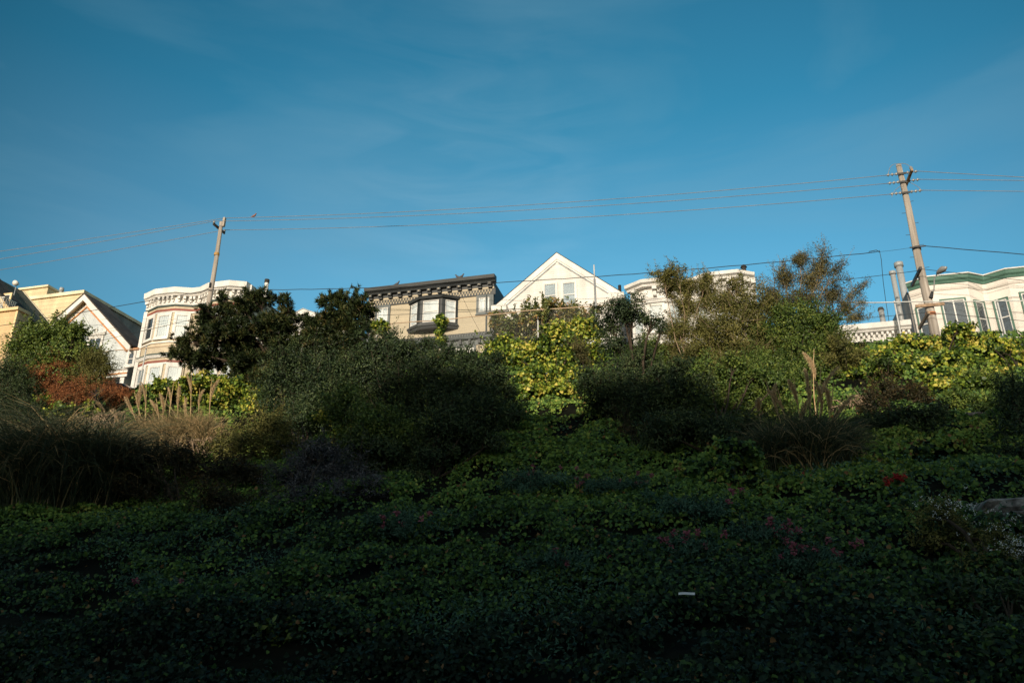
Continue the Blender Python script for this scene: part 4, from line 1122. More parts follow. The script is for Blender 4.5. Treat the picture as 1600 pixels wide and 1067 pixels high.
shrub('dead_shrub', 'narrow rust brown dead shrub below the carport, rightmost of three', 'shrub', 35.4, [(172, 608, 13, 16), (178, 628, 13, 14), (195, 615, 18, 10)], 'rust', 'rust brown dead shrubs')
shrub('shrub', 'dark tangled shrub at the left edge below the apricot house', 'shrub', 33, [(8, 585, 28, 24), (26, 612, 32, 26), (4, 632, 30, 24), (40, 640, 26, 16)], 'dark', None, 1)
shrub('vine_mound', 'small yellow green vine between the rust brown shrubs', 'vine', 33.8, [(70, 632, 20, 12), (98, 645, 28, 10), (140, 640, 14, 8)], 'vine', G_L, .8)
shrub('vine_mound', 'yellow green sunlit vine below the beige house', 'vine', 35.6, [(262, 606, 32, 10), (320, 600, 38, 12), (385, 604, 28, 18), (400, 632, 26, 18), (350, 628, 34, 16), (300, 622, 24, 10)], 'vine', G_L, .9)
shrub('pine_tree', 'big dark umbrella shaped pine in front of the beige house', 'tree', 27.6, [(405, 468, 26, 12), (378, 482, 22, 12), (340, 494, 30, 13), (298, 532, 24, 10), (428, 508, 30, 18), (375, 520, 40, 14), (318, 562, 40, 9), (350, 470, 8, 9), (438, 470, 8, 10), (312, 508, 12, 8), (436, 548, 28, 26), (276, 548, 12, 9), (452, 486, 10, 16), (392, 572, 36, 16), (345, 530, 30, 14), (425, 585, 32, 20), (455, 575, 24, 26), (380, 550, 34, 16)], 'needle', 'pines', 1.0, part='crown', stem='trunk', rad=.065, base=(462, 665), twig=16, hub=(440, 580))
shrub('pine_tree', 'smaller dark pine with upright tufts left of the tan house', 'tree', 28.0, [(540, 474, 26, 16), (525, 500, 22, 18), (562, 486, 22, 15), (510, 470, 8, 10), (552, 512, 28, 18), (498, 510, 28, 14), (488, 535, 28, 18), (528, 545, 32, 22), (478, 505, 8, 10)], 'needle', 'pines', 1.0, part='crown', stem='trunk', rad=.08, base=(520, 650), twig=14, hub=(522, 560))
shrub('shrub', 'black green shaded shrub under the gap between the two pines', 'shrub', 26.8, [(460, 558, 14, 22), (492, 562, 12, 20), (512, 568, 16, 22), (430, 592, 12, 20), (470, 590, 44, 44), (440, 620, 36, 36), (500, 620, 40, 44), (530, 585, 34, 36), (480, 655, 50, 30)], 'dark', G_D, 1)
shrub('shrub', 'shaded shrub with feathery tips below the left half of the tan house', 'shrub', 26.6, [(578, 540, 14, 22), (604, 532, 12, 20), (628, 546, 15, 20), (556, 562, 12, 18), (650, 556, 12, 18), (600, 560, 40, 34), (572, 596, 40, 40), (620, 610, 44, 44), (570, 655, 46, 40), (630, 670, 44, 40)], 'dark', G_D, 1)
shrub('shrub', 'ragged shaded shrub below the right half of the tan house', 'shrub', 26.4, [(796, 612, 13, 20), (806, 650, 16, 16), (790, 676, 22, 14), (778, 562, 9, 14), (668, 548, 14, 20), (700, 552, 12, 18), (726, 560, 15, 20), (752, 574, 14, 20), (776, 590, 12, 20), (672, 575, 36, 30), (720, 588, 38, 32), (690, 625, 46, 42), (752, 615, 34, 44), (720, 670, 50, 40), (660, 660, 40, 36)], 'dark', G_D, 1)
shrub('vine_mound', 'small yellow green vine peeping out right of the smaller pine', 'vine', 33.5, [(548, 560, 16, 26), (535, 575, 14, 14), (560, 540, 12, 12)], 'vine', G_L, .8)
shrub('climbing_vine', 'yellow green vine climbing the fence post in front of the bay window', 'vine', 37.2, [(690, 500, 9, 6, 0), (688, 512, 7, 9, 0), (691, 528, 5, 10, 0)], 'vine', None, 1.6, rad=.015, twig=3, sizem=.75)
shrub('climbing_vine', 'yellow green vine on the fence rail at the left corner of the tan house', 'vine', 37.2, [(592, 507, 12, 6, 0), (576, 508, 9, 5, 0), (600, 516, 7, 7, 0)], 'vine', None, 1.3, rad=.015, twig=3, sizem=.8)
shrub('magnolia_tree', 'glossy bronze leaved evergreen behind the fence of the white gable', 'tree', 38.5, [(795, 512, 22, 18), (822, 500, 26, 18), (838, 482, 9, 7), (862, 476, 13, 8), (852, 500, 30, 18), (890, 488, 26, 12), (905, 500, 22, 12), (800, 534, 26, 16), (835, 530, 34, 20), (880, 518, 24, 18), (925, 488, 9, 8), (772, 500, 8, 8)], 'magnolia', None, 1.7, part='crown', stem='trunk', rad=.04, base=(850, 560), air=1)
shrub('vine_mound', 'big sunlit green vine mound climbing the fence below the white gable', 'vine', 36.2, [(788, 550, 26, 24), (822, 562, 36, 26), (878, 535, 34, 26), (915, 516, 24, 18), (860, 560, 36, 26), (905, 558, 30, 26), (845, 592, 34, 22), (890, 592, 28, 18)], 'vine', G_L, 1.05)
shrub('vine_mound', 'lower yellow vine patch at the shadow edge below the white gable', 'vine', 34.6, [(835, 615, 34, 14), (870, 612, 26, 16), (820, 598, 20, 14)], 'vine', G_L, .8)
shrub('shrub', 'small brown twiggy shrub standing on the vine below the white gable', 'shrub', 34.8, [(902, 538, 14, 12), (908, 560, 18, 16)], 'bronze', None, .7, air=1)
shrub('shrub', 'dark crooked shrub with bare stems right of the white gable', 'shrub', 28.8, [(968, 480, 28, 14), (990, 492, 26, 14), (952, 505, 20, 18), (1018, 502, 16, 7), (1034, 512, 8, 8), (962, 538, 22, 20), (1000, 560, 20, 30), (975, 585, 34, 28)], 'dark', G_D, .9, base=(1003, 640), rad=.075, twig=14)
shrub('shrub', 'tall airy olive shrub, leftmost in front of the ornate white house', 'shrub', 35.2, [(1036, 428, 20, 10), (1058, 422, 14, 8), (1070, 446, 24, 14), (1045, 445, 18, 12), (1104, 436, 14, 14), (1108, 460, 20, 16), (1076, 478, 26, 18), (1060, 515, 28, 24), (1100, 510, 24, 22), (1040, 550, 28, 24), (1092, 548, 30, 24)], 'olive', G_A, 1.7, 'palewood', base=(1072, 590), air=1, twig=30, rad=.028)
shrub('shrub', 'dense olive green shrub hiding the right half of the ornate white house', 'shrub', 34.6, [(1150, 448, 20, 14), (1130, 475, 30, 22), (1168, 478, 30, 22), (1185, 508, 32, 24), (1140, 512, 36, 26), (1115, 545, 34, 24), (1170, 548, 42, 28), (1198, 476, 18, 18), (1130, 580, 34, 22)], 'olive', G_A, 1.1, 'palewood', base=(1150, 620), twig=14, rad=.035)
shrub('shrub', 'bright green rounded bush at the foot of the ornate white house', 'shrub', 35.4, [(1015, 540, 18, 18), (1008, 562, 22, 22), (1032, 570, 18, 20)], 'green', None, 1)
shrub('airy_tree', 'tall see-through tree with pale stems and bronze leaves right of the ornate house', 'tree', 35.6, [(1248, 402, 18, 11), (1288, 405, 18, 13), (1226, 430, 24, 16), (1268, 428, 26, 18), (1305, 428, 16, 16), (1208, 458, 20, 16), (1250, 465, 30, 18), (1295, 462, 22, 16), (1322, 478, 18, 14), (1338, 452, 9, 8), (1338, 492, 14, 11), (1355, 440, 6, 5), (1225, 490, 26, 14), (1280, 495, 26, 14), (1350, 470, 6, 8)], 'bronze', None, 1.6, 'palewood', base=(1258, 610), air=1, part='crown', stem='trunk', twig=34, rad=.032)
shrub('shrub', 'mid green bush below the airy tree, half in sunlight', 'shrub', 33.8, [(1262, 484, 14, 16), (1222, 488, 14, 16), (1296, 505, 14, 18), (1192, 520, 16, 20), (1240, 502, 32, 22), (1278, 510, 28, 20), (1210, 532, 36, 28), (1258, 545, 42, 28), (1298, 545, 30, 26), (1232, 582, 44, 26), (1185, 575, 34, 26), (1280, 580, 30, 22)], 'green', None, 1)
shrub('shrub', 'olive bush left of the tall pampas plumes on the right', 'shrub', 33.2, [(1315, 545, 20, 20), (1305, 568, 22, 18), (1335, 560, 14, 14)], 'olive', None, .8)
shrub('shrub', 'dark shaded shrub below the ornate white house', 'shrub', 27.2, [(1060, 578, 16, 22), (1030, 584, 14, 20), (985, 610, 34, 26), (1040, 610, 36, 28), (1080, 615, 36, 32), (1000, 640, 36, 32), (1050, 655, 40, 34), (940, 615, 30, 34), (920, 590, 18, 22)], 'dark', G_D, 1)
shrub('shrub', 'dark shaded shrub below the dense olive shrub', 'shrub', 27.6, [(1100, 580, 18, 24), (1148, 572, 16, 22), (1190, 575, 20, 26), (1215, 600, 26, 28), (1210, 640, 30, 28), (1135, 605, 34, 30), (1175, 600, 34, 32), (1110, 645, 42, 32), (1165, 650, 42, 34), (1060, 690, 40, 22), (1120, 685, 40, 20)], 'green', G_D, 1)
shrub('shrub', 'brown shaded shrub in the middle of the slope, below the vine patch', 'shrub', 29.2, [(960, 640, 30, 28), (985, 680, 34, 24), (1020, 690, 30, 20)], 'ochre', G_D, .9)
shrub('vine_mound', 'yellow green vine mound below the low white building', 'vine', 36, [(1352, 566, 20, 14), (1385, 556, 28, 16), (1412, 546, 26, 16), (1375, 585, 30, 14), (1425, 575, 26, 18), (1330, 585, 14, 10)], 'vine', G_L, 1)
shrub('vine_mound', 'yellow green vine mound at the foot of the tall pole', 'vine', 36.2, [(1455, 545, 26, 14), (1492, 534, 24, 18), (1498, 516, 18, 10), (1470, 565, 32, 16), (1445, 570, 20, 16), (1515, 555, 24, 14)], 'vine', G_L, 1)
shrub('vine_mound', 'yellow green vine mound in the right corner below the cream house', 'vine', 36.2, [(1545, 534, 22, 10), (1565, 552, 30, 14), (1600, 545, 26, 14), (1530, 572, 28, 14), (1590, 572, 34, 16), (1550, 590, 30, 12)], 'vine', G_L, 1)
shrub('vine_mound', 'yellow green vine mound low on the right, above the pale stone', 'vine', 34.6, [(1470, 596, 30, 14), (1500, 608, 30, 14), (1450, 612, 16, 12)], 'vine', G_L, 1)
shrub('shrub', 'small round dark bush on the yellow vines right of the pampas', 'shrub', 32.5, [(1382, 568, 18, 12), (1378, 582, 16, 14)], 'green', None, .9)
shrub('shrub', 'brown grey twiggy shrub in shade right of the pampas plumes', 'shrub', 29, [(1390, 612, 30, 22), (1362, 632, 26, 26), (1415, 632, 32, 26), (1385, 660, 34, 26), (1440, 620, 20, 18)], 'ochre', G_D, .9)
shrub('shrub', 'dim green bush right of the brown twiggy shrub', 'shrub', 30.6, [(1515, 600, 34, 18), (1555, 610, 34, 22), (1500, 628, 30, 18), (1540, 640, 36, 20)], 'green', G_D, 1)
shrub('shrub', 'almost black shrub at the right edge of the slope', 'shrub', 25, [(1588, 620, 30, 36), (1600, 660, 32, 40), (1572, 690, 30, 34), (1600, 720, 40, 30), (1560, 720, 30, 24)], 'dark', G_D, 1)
shrub('ivy_mound', 'ivy mound bulging in the shade left of the pampas on the right', 'ivy', 19.5, [(1142, 705, 30, 16), (1105, 735, 40, 18), (1160, 735, 36, 24), (1185, 762, 30, 20), (1130, 760, 44, 18)], 'ivy', None, 1)
shrub('shrub', 'ochre tinged dim shrub between the left pampas and the violet shrub', 'shrub', 20.4, [(220, 720, 46, 22), (280, 718, 46, 24), (330, 740, 46, 26), (210, 765, 46, 30), (270, 780, 50, 30), (340, 790, 46, 28), (385, 740, 28, 24)], 'ochre', G_D, 1)
shrub('shrub', 'grey violet shrub with narrow shiny leaves in the dim middle of the slope', 'shrub', 20.4, [(500, 712, 48, 26), (460, 745, 46, 28), (530, 745, 50, 30), (490, 780, 54, 24), (575, 765, 32, 26), (430, 780, 26, 18)], 'violet', None, 1)
shrub('shrub', 'low black green shrub right of the grey violet shrub', 'shrub', 22.4, [(600, 705, 42, 26), (640, 725, 40, 24), (585, 745, 30, 22), (680, 715, 30, 18)], 'dark', G_D, 1)
shrub('shrub', 'dim shrub bulging forward at the left of the dark central mass', 'shrub', 23.2, [(590, 668, 44, 34), (560, 700, 40, 30), (625, 690, 44, 34), (540, 640, 34, 30)], 'green', G_D, 1)
shrub('shrub', 'dim shrub bulging forward at the right of the dark central mass', 'shrub', 23.6, [(690, 680, 46, 36), (735, 668, 40, 36), (760, 640, 34, 30), (660, 715, 40, 26), (715, 715, 30, 16), (770, 690, 18, 12), (640, 745, 26, 14), (700, 640, 18, 18)], 'dark', G_D, 1)
shrub('shrub', 'dim shrub between the sunlit pampas and the dark central mass', 'shrub', 23.4, [(420, 668, 36, 26), (385, 690, 34, 24), (445, 700, 36, 26), (350, 700, 26, 18)], 'olive', G_D, 1)
shrub('shrub', 'dim shrub left of the right pampas, above the ivy mound', 'shrub', 23.5, [(1075, 670, 40, 26), (1030, 680, 36, 22), (1120, 672, 36, 26), (1160, 668, 28, 22)], 'dark', G_D, 1)
shrub('shrub', 'dim shrub on the right, below the brown grey twiggy shrub', 'shrub', 25, [(1375, 665, 34, 20), (1415, 662, 34, 22), (1450, 650, 26, 20)], 'dark', G_D, 1)
shrub('ivy_mound', 'low ivy mound in the shade right of the red flowers', 'ivy', 21.5, [(1420, 715, 40, 16), (1470, 705, 40, 18), (1380, 712, 26, 12)], 'ivy', None, 1)
shrub('vine_mound', 'lone light green vine glowing above the grey violet shrub', 'vine', 23.5, [(535, 668, 13, 11), (548, 680, 16, 8), (520, 660, 9, 6), (500, 652, 12, 8)], 'vine', None, .8, sizem=.7)
shrub('shrub', 'small broad leaved bush low in the dim ivy at left', 'shrub', 11.3, [(470, 965, 26, 16), (510, 958, 30, 18), (440, 985, 24, 12), (535, 965, 20, 12)], 'greenb', None, 1, sizem=.8)
shrub('shrub', 'dim green bush at the bottom right corner', 'shrub', 11.5, [(1540, 1000, 34, 26), (1580, 965, 34, 40), (1560, 1030, 40, 26), (1520, 940, 30, 26), (1600, 1020, 30, 40)], 'dark', None, 1)

# ---- flowering plants
def flowers(root, name, pts, rad, cnt, size, mat, shape='leaf'):
    P = np.concatenate([np.array(p)[None] + np.clip(rnd(cnt), -1.2, 1.2) * rad for p in pts]); m = len(P)
    return leaves(name, P, rnd(m), rnd(m) + np.array([0, -.8, .8]), size * rng.uniform(.7, 1.3, m), .8, shape, rng.random(m), M[mat], root)
wf = shrub('flowering_bush', 'white flowered bush beside the pale slab at the right edge', 'shrub', 14.6, [(1475, 805, 30, 22), (1505, 840, 36, 28), (1450, 845, 24, 26), (1560, 850, 32, 34), (1585, 890, 26, 30), (1520, 890, 34, 30)], 'olive', None, .8, sizem=.75)
def bloom(us, n): return [tuple(at(u, v, n + random.uniform(-.3, .3) - .25)) for u, v in us]
random.seed(9)
flowers(wf, 'blossom', bloom([(random.gauss(1490, 26), random.gauss(788, 10)) for _ in range(30)] + [(random.gauss(1582, 16), random.gauss(872, 30)) for _ in range(190)] + [(random.gauss(1525, 30), random.gauss(810, 22)) for _ in range(16)], 14.3), .03, 7, .022, 'whitefl')
def valerian(u, v, w, h, heads, lab, mat='pink', kind='blue', hw=9):
    g = ground_hit(u, v + h * .35); n = g.y - .1
    r = shrub('valerian_plant' if mat == 'pink' else 'red_flower_plant', lab, 'flower', n - .15, [(u - w * .4, v, w * .6, h * .6, 0), (u + w * .35, v + h * .15, w * .6, h * .6, 0), (u, v + h * .3, w * .7, h * .5, 0)], kind, 'pink valerian plants' if mat == 'pink' else None, 1, sizem=.9, rad=.015)
    pts = [tuple(at(u + random.uniform(-w, w), v - random.uniform(h * .1, h * .95), n - .45)) for _ in range(heads)]
    for p_ in pts: flowers(r, 'flower_head', [p_], .03, 24, .05, mat)
valerian(850, 756, 75, 30, 9, 'blue green valerian patch with dusky pink heads, highest on the slope at centre')
valerian(965, 762, 66, 26, 10, 'blue green valerian patch with pink heads left of the ivy mound')
valerian(1085, 795, 78, 34, 3, 'blue green valerian patch below the ivy mound with few flowers')
valerian(625, 825, 58, 36, 6, 'blue green valerian patch below the grey violet shrub')
valerian(1085, 858, 60, 30, 9, 'pink headed valerian patch low in the middle of the slope')
valerian(1195, 836, 70, 30, 8, 'pink headed valerian patch, upper of two near the lower right')
valerian(1275, 876, 75, 38, 11, 'pink headed valerian patch, lower of two near the lower right')
valerian(890, 885, 78, 38, 4, 'sparse valerian patch low at centre')
valerian(270, 920, 80, 32, 3, 'sparse blue green valerian patch in the dim lower left')
valerian(1398, 757, 16, 16, 8, 'bright red flower cluster in the shade right of the pampas', 'red', 'green')
valerian(1247, 748, 10, 8, 3, 'small red flower cluster at the foot of the right pampas', 'red', 'green')

# ---- pampas grass
def ribbons(paths, widths, tones, mat, name, parent):
    "paths (m,k,3)"
    Pm = np.asarray(paths); m, k, _ = Pm.shape
    d = np.gradient(Pm, axis=1); sd = np.cross(d, rnd(m)[:, None, :] * np.array([1, 1, .2])); sd /= np.maximum(np.linalg.norm(sd, axis=2, keepdims=True), 1e-9)
    prof = np.array([.7, 1, .9, .7, .4, .05])[:k] if k == 6 else np.linspace(1, .05, k)
    w = np.asarray(widths)[:, None, None] * prof[None, :, None]
    V = np.stack([Pm - sd * w, Pm + sd * w], 2).reshape(-1, 3)
    b = np.arange(m)[:, None] * k * 2 + np.arange(k - 1)[None] * 2
    b = b.ravel(); q = np.stack([b, b + 1, b + 3, b + 2], 1)
    return raw_mesh(name, V, [q], mat, parent, np.repeat(np.clip(tones, 0, 1), 2 * k))
def pampas(tufts, plumes, label, tone0, dens=1.0, dr=(.9, 2.6)):
    "tufts: (u, v_base, height px, half width px); plumes: (u_tip, v_tip, u_base, v_base, length px)"
    b0 = ground_hit(tufts[0][0], tufts[0][1])
    r = thing('pampas_grass', b0, label, 'grass', 'pampas grass clumps')
    paths, wd, tn = [], [], []
    for (u, v, h, hw) in tufts:
        g = ground_hit(u, v); n = g.y; k = mpp(u, v, n); L = h * k; m = int(1500 * dens * max(.5, hw / 45))
        az = rng.uniform(0, 2 * math.pi, m); lean = np.abs(rng.normal(0, .22, m)) + .05; droop = rng.uniform(dr[0], dr[1], (m, 1))
        ln = L * rng.uniform(.6, 1.25, m)
        bx = rng.normal(0, hw * k * .42, (m, 2)) * np.array([1, .55])
        base = np.stack([g.x + bx[:, 0], n + bx[:, 1], T(g.x + bx[:, 0], n + bx[:, 1])], 1)
        t = np.linspace(0, 1, 6)[None]
        # blades rise, arch over and droop
        ang = lean[:, None] * (.6 + .6 * t) + droop * t ** 2.1
        seg = ln[:, None] / 5
        hor = np.cumsum(np.concatenate([np.zeros((m, 1)), np.sin(ang[:, 1:]) * seg], 1), 1)
        ver = np.cumsum(np.concatenate([np.zeros((m, 1)), np.cos(ang[:, 1:]) * seg], 1), 1)
        P = base[:, None, :] + np.stack([np.cos(az)[:, None] * hor, np.sin(az)[:, None] * hor, ver], 2)
        paths.append(P); wd.append(rng.uniform(.007, .017, m)); tn.append(np.clip(tone0 + rng.normal(0, .17, m) + (rng.random(m) < .13) * .45, 0, 1))
    ribbons(np.concatenate(paths), np.concatenate(wd), np.concatenate(tn), M['blade'], 'blade_tuft', r)
    for (ut, vt, ub, vb, pl) in plumes:
        g = ground_hit(ub, vb); n = g.y + .1
        tip = at(ut, vt, n - .05); B = at(ub, vb, n); k = mpp(ut, vt, n)
        ax = (tip - B); Lm = ax.length; ax.normalize(); pm = min(pl * 1.25 * k, Lm * .62)
        bend = Vector((random.uniform(-.06, .06), 0, 0))
        stem_pts = [B + Vector((0, 0, -.3)), B.lerp(tip, .35) + bend, B.lerp(tip, .7) + bend, tip]
        m = 1500; tt = rng.random(m) ** .8
        bow = Vector((random.uniform(-.22, .22), random.uniform(-.08, .08), 0)) * pm
        st = np.array(tip)[None] - np.array(ax)[None] * (tt * pm)[:, None] + np.array(bow)[None] * (1.5 * (1 - tt) ** 2)[:, None] + np.array([0, 0, -.12 * pm])[None] * ((1 - tt) ** 2)[:, None]
        rad = random.uniform(.075, .125) * np.sin(np.clip(tt ** .8 * .92 + .06, 0, 1) * math.pi) ** .7 + .010
        rad = rad * rng.uniform(.5, 1.5, m)
        dirv = unit(rnd(m) * np.array([1, 1, .3])) * rad[:, None] * .8 + np.array(ax)[None] * .11 + np.array(bow)[None] * (.25 * (1 - tt))[:, None]
        mid = st + dirv * .6; end = st + dirv * 1.1 + np.array([0, 0, -.05])
        p_ = np.stack([st, mid, end], 1)
        pu = ribbons(p_, np.full(m, .006), .54 + rng.normal(0, .2, m), M['straw'], 'plume', r)
        s = MB().tube(stem_pts, [.024, .021, .017, .008], 5).build('stalk', M['stalk'], pu)
pampas([(30, 800, 190, 40), (95, 800, 195, 45), (150, 795, 165, 30), (-20, 795, 190, 40), (5, 780, 190, 30), (60, 770, 140, 40), (125, 770, 130, 34)],
       [(95, 688, 105, 760, 18), (150, 683, 150, 760, 16), (128, 672, 126, 760, 22), (2, 690, 8, 780, 26), (48, 668, 54, 760, 20)], 'big dark drooping pampas grass clump at the left edge', .46, 1.2)
pampas([(200, 718, 66, 28), (255, 716, 72, 36), (310, 708, 66, 30), (225, 700, 60, 30), (285, 700, 66, 30), (180, 725, 60, 24)],
       [(218, 598, 216, 690, 34), (229, 594, 226, 700, 36), (272, 594, 262, 670, 40), (279, 598, 276, 680, 34), (299, 580, 298, 670, 32), (331, 589, 326, 690, 32), (198, 618, 222, 690, 30), (244, 622, 250, 690, 24), (152, 622, 190, 690, 22), (180, 640, 198, 700, 18), (210, 612, 232, 700, 28), (262, 612, 244, 700, 30), (288, 618, 292, 690, 26), (312, 606, 306, 690, 24), (106, 652, 116, 700, 16)], 'sunlit pampas grass clump with straw plumes below the beige house', .84, 1.0, (.4, 2.2))
pampas([(1218, 740, 98, 34), (1268, 742, 104, 40), (1312, 734, 92, 28), (1245, 722, 88, 34), (1290, 720, 86, 30)],
       [(1196, 594, 1236, 700, 46), (1267, 566, 1262, 690, 62), (1283, 572, 1272, 690, 54), (1289, 592, 1278, 700, 46), (1318, 616, 1286, 700, 44), (1272, 545, 1276, 660, 40), (1183, 622, 1192, 700, 22), (1254, 622, 1252, 700, 34), (1215, 606, 1240, 700, 36), (1302, 598, 1284, 700, 38), (1240, 590, 1256, 700, 36)], 'pampas grass clump with tall dim plumes on the right side of the slope', .47, .8, (.5, 2.4))
pampas([(140, 668, 46, 24), (110, 672, 40, 20), (170, 672, 40, 20)], [], 'low green grass tussock above the big dark pampas clump', .55, .6)

# ---- dead branches, stones, litter
def twigs(u, v, n, w, h, cnt, label):
    p = at(u, v, n); k = mpp(u, v, n); b = max(float(T(p.x, n)), p.z - h * k)
    mb = MB(); rr = random.Random(int(u))
    for _ in range(cnt):
        s = Vector((p.x + rr.uniform(-w, w) * k, n + rr.uniform(-.5, .4), b + rr.uniform(0, .3)))
        e = Vector((s.x + rr.uniform(-.9, .9), s.y + rr.uniform(-.4, .2), p.z + rr.uniform(-.3, .6) * h * k))
        m = s.lerp(e, .5) + Vector((rr.uniform(-.2, .2), 0, rr.uniform(0, .35)))
        q = m.lerp(e, .6) + Vector((0, 0, rr.uniform(0, .2)))
        mb.tube([s, s.lerp(m, .5) + Vector((0, 0, .1)), m, q, e], [.022, .02, .016, .012, .005], 5, False)
        for _ in range(3):
            t = m.lerp(e, rr.random()); f = t + Vector((rr.uniform(-.35, .35), rr.uniform(-.2, .1), rr.uniform(-.1, .35)))
            mb.tube([t, t.lerp(f, .5) + Vector((0, 0, .05)), f], [.009, .007, .003], 4, False)
    tag(mb.build('dead_branches', M['deadwood'], None, loc=(p.x, n, b)), label, 'branches', 'heaps of dead branches')
twigs(160, 655, 32.0, 36, 22, 34, 'arched heap of bare dead branches left of the sunlit pampas')
twigs(22, 672, 30.5, 30, 20, 22, 'bare dead branches at the left edge above the big pampas clump')
twigs(1330, 640, 29.0, 14, 16, 12, 'few bare dead branches right of the tall dim plumes')
twigs(310, 700, 27.0, 26, 14, 12, 'bare dead branches in shade below the sunlit pampas')

def rock(u, v, n, sx, sy, sz, mat, label, name, cat, seed):
    p = at(u, v, n); rr = random.Random(seed); z = p.z
    me = MB(); V = []; nu, nv = 14, 8
    for j in range(nv + 1):
        a = math.pi * j / nv - math.pi / 2
        for i in range(nu):
            b = 2 * math.pi * i / nu
            q = [math.copysign(abs(math.cos(a) * math.cos(b)) ** .55, math.cos(b)), math.copysign(abs(math.cos(a) * math.sin(b)) ** .55, math.sin(b)), math.copysign(abs(math.sin(a)) ** .55, math.sin(a))]
            f = 1 + .10 * math.sin(i * 2.3 + j * 1.7 + seed) + rr.uniform(-.05, .05)
            V.append((p.x + q[0] * sx * f, n + q[1] * sy * f, z + q[2] * sz * f))
    me.add(V, [(j * nu + i, j * nu + (i + 1) % nu, (j + 1) * nu + (i + 1) % nu, (j + 1) * nu + i) for j in range(nv) for i in range(nu)])
    tag(me.build(name, mat, None, loc=(p.x, n, z - sz)), label, cat)
g = ground_hit(1585, 805)
rock(1587, 798, g.y - .2, .75, .5, .20, M['slab'], 'pale flat slab among the plants at the right edge', 'stone_slab', 'slab', 3)
rock(1600, 812, g.y - .7, .45, .35, .14, M['slab'], 'smaller pale slab at the right edge, half under the white flowers', 'stone_slab', 'slab', 8)
g = ground_hit(1516, 655); rock(1516, 654, g.y - .1, .55, .35, .16, M['stone'], 'grey stone showing through the dim vines on the right', 'stone', 'stone', 5)
g = ground_hit(1078, 966)
lt = MB(); 
for i in range(5):
    lt.hull8([(g.x - .10 + i * .04, g.y - .45, g.z + .26 + .004 * math.sin(i)), (g.x - .06 + i * .04, g.y - .45, g.z + .26 + .004 * math.sin(i + 1)), (g.x - .10 + i * .04, g.y - .42, g.z + .29 + .004 * math.sin(i)), (g.x - .06 + i * .04, g.y - .42, g.z + .29 + .004 * math.sin(i + 1)),
             (g.x - .10 + i * .04, g.y - .452, g.z + .263 + .004 * math.sin(i)), (g.x - .06 + i * .04, g.y - .452, g.z + .263 + .004 * math.sin(i + 1)), (g.x - .10 + i * .04, g.y - .422, g.z + .293 + .004 * math.sin(i)), (g.x - .06 + i * .04, g.y - .422, g.z + .293 + .004 * math.sin(i + 1))])
tag(lt.build('litter', M['paper'], None, loc=(g.x, g.y - .44, g.z + .25)), 'small white strip of litter lying on the ivy low at centre right', 'litter')

# ------------------------------------------------------------------ sky, sun, camera
w = bpy.data.worlds.new('World'); sc.world = w; w.use_nodes = True
nt = w.node_tree; N = nt.nodes; L = nt.links
bg = N['Background']
sky = N.new('ShaderNodeTexSky'); sky.sky_type = 'NISHITA'; sky.sun_disc = False
SUN_AZ = R(-3.0)                     # sun stands behind the camera, a touch to the left
sd = Vector((math.sin(SUN_AZ) * math.cos(SUN_EL), -math.cos(SUN_AZ) * math.cos(SUN_EL), math.sin(SUN_EL)))
sky.sun_elevation = SUN_EL; sky.sun_rotation = math.atan2(sd.x, sd.y)
sky.air_density = 1.0; sky.dust_density = .6; sky.ozone_density = 2.0
tcw = N.new('ShaderNodeTexCoord')
mpw = N.new('ShaderNodeMapping'); mpw.inputs['Scale'].default_value = (1.3, 1.3, 6.0); mpw.inputs['Rotation'].default_value = (0, R(-16), 0)
nz = N.new('ShaderNodeTexNoise'); nz.inputs['Scale'].default_value = 1.6; nz.inputs['Detail'].default_value = 7; nz.inputs['Distortion'].default_value = .8
L.new(tcw.outputs['Generated'], mpw.inputs[0]); L.new(mpw.outputs[0], nz.inputs['Vector'])
mr = N.new('ShaderNodeMapRange'); mr.inputs[1].default_value = .50; mr.inputs[2].default_value = .80; mr.inputs[3].default_value = 0; mr.inputs[4].default_value = .26
L.new(nz.outputs['Fac'], mr.inputs[0])
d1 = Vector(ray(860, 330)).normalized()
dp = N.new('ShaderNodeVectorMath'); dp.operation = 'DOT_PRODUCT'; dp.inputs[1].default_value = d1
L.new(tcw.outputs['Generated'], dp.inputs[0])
def ramp(stops, src, mode='B_SPLINE'):
    r = N.new('ShaderNodeValToRGB'); cr = r.color_ramp; cr.interpolation = 'LINEAR'
    while len(cr.elements) < len(stops): cr.elements.new(.5)
    for e, (p, c) in zip(cr.elements, stops): e.position = p; e.color = list(c) + [1]
    L.new(src, r.inputs[0]); return r.outputs[0]
def mixc(kind, a, b, fac=1.0):
    m = N.new('ShaderNodeMix'); m.data_type = 'RGBA'; m.blend_type = kind
    if isinstance(fac, float): m.inputs[0].default_value = fac
    else: L.new(fac, m.inputs[0])
    for k, x in ((6, a), (7, b)):
        if isinstance(x, tuple): m.inputs[k].default_value = x
        else: L.new(x, m.inputs[k])
    return m.outputs[2]
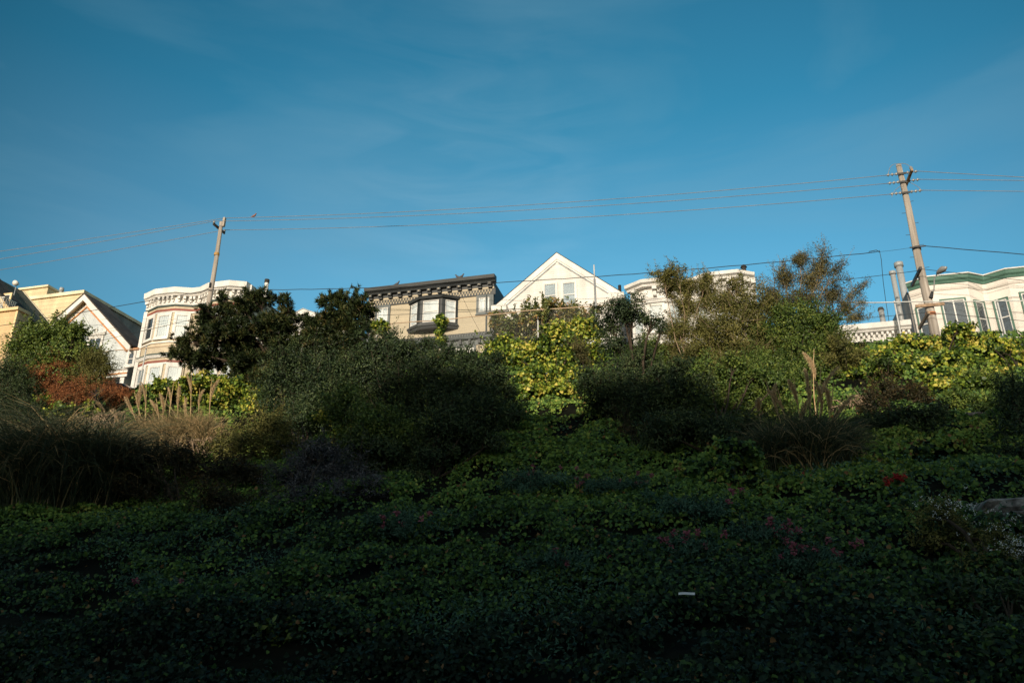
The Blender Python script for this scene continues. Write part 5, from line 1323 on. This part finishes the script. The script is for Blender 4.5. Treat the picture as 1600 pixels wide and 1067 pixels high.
# hazier, paler air low over the hilltop, painted darker toward the frame corners, warm fill light added behind the camera
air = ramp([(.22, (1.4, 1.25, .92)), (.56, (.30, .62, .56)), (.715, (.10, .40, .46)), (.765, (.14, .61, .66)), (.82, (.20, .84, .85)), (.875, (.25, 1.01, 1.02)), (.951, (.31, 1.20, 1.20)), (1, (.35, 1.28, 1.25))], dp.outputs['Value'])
sz = N.new('ShaderNodeSeparateXYZ'); L.new(tcw.outputs['Generated'], sz.inputs[0])
elev = ramp([(0, (1, 1, 1)), (.40, (1, 1, 1)), (.72, (.80, .80, .80)), (1, (.85, .85, .85))], sz.outputs[2])
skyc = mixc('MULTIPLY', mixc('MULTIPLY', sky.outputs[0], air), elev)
hz_e = ramp([(.30, (1, 1, 1)), (.44, (.75, .75, .75)), (.60, (0, 0, 0))], sz.outputs[2])
hz_a = ramp([(.74, (0, 0, 0)), (.86, (.8, .8, .8)), (1, (1, 1, 1))], dp.outputs['Value'])
haze = mixc('MULTIPLY', mixc('MULTIPLY', hz_e, hz_a), (.55, .22, .10, 1))
skyc = mixc('ADD', skyc, haze)
dc = Vector(ray(745, 275)).normalized()
dpc = N.new('ShaderNodeVectorMath'); dpc.operation = 'DOT_PRODUCT'; dpc.inputs[1].default_value = dc; L.new(tcw.outputs['Generated'], dpc.inputs[0])
cm = ramp([(.968, (0, 0, 0)), (.988, (.30, .30, .30)), (1, (.75, .75, .75))], dpc.outputs['Value'])
mc = N.new('ShaderNodeMapping'); mc.inputs['Rotation'].default_value = (0, R(28), R(14)); mc.inputs['Scale'].default_value = (3, 3, 16)
nc = N.new('ShaderNodeTexNoise'); nc.inputs['Scale'].default_value = 1.5; nc.inputs['Detail'].default_value = 8; nc.inputs['Distortion'].default_value = 1.2
L.new(tcw.outputs['Generated'], mc.inputs[0]); L.new(mc.outputs[0], nc.inputs['Vector'])
cn = ramp([(.40, (0, 0, 0)), (.75, (.55, .50, .42))], nc.outputs['Fac'])
skyc = mixc('ADD', skyc, mixc('MULTIPLY', cn, cm))
cl = N.new('ShaderNodeMix'); cl.data_type = 'RGBA'; cl.inputs[7].default_value = (1.5, 2.7, 3.4, 1)
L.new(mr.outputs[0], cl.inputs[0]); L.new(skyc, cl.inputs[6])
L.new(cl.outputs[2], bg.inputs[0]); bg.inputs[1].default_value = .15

sun = bpy.data.lights.new('sun', 'SUN'); sun.energy = 5.0; sun.angle = R(.53); sun.color = (1.0, .87, .71)
so = bpy.data.objects.new('sun', sun); C.objects.link(so); so.rotation_euler = (-sd).to_track_quat('-Z', 'Y').to_euler()
so.location = (0, -30, 60)

cam = bpy.data.cameras.new('camera'); co = bpy.data.objects.new('camera', cam); C.objects.link(co)
cam.sensor_width = 36; cam.lens = F / 1600 * 36; cam.clip_start = .1; cam.clip_end = 3000
co.location = (0, 0, CAMZ); co.rotation_euler = (math.pi / 2 + PITCH, 0, YAW)
sc.camera = co
sc.view_settings.view_transform = 'Standard'; sc.view_settings.look = 'None'; sc.view_settings.exposure = 0; sc.view_settings.gamma = 1
sc.render.film_transparent = False
sc.cycles.max_bounces = 6; sc.cycles.transparent_max_bounces = 8
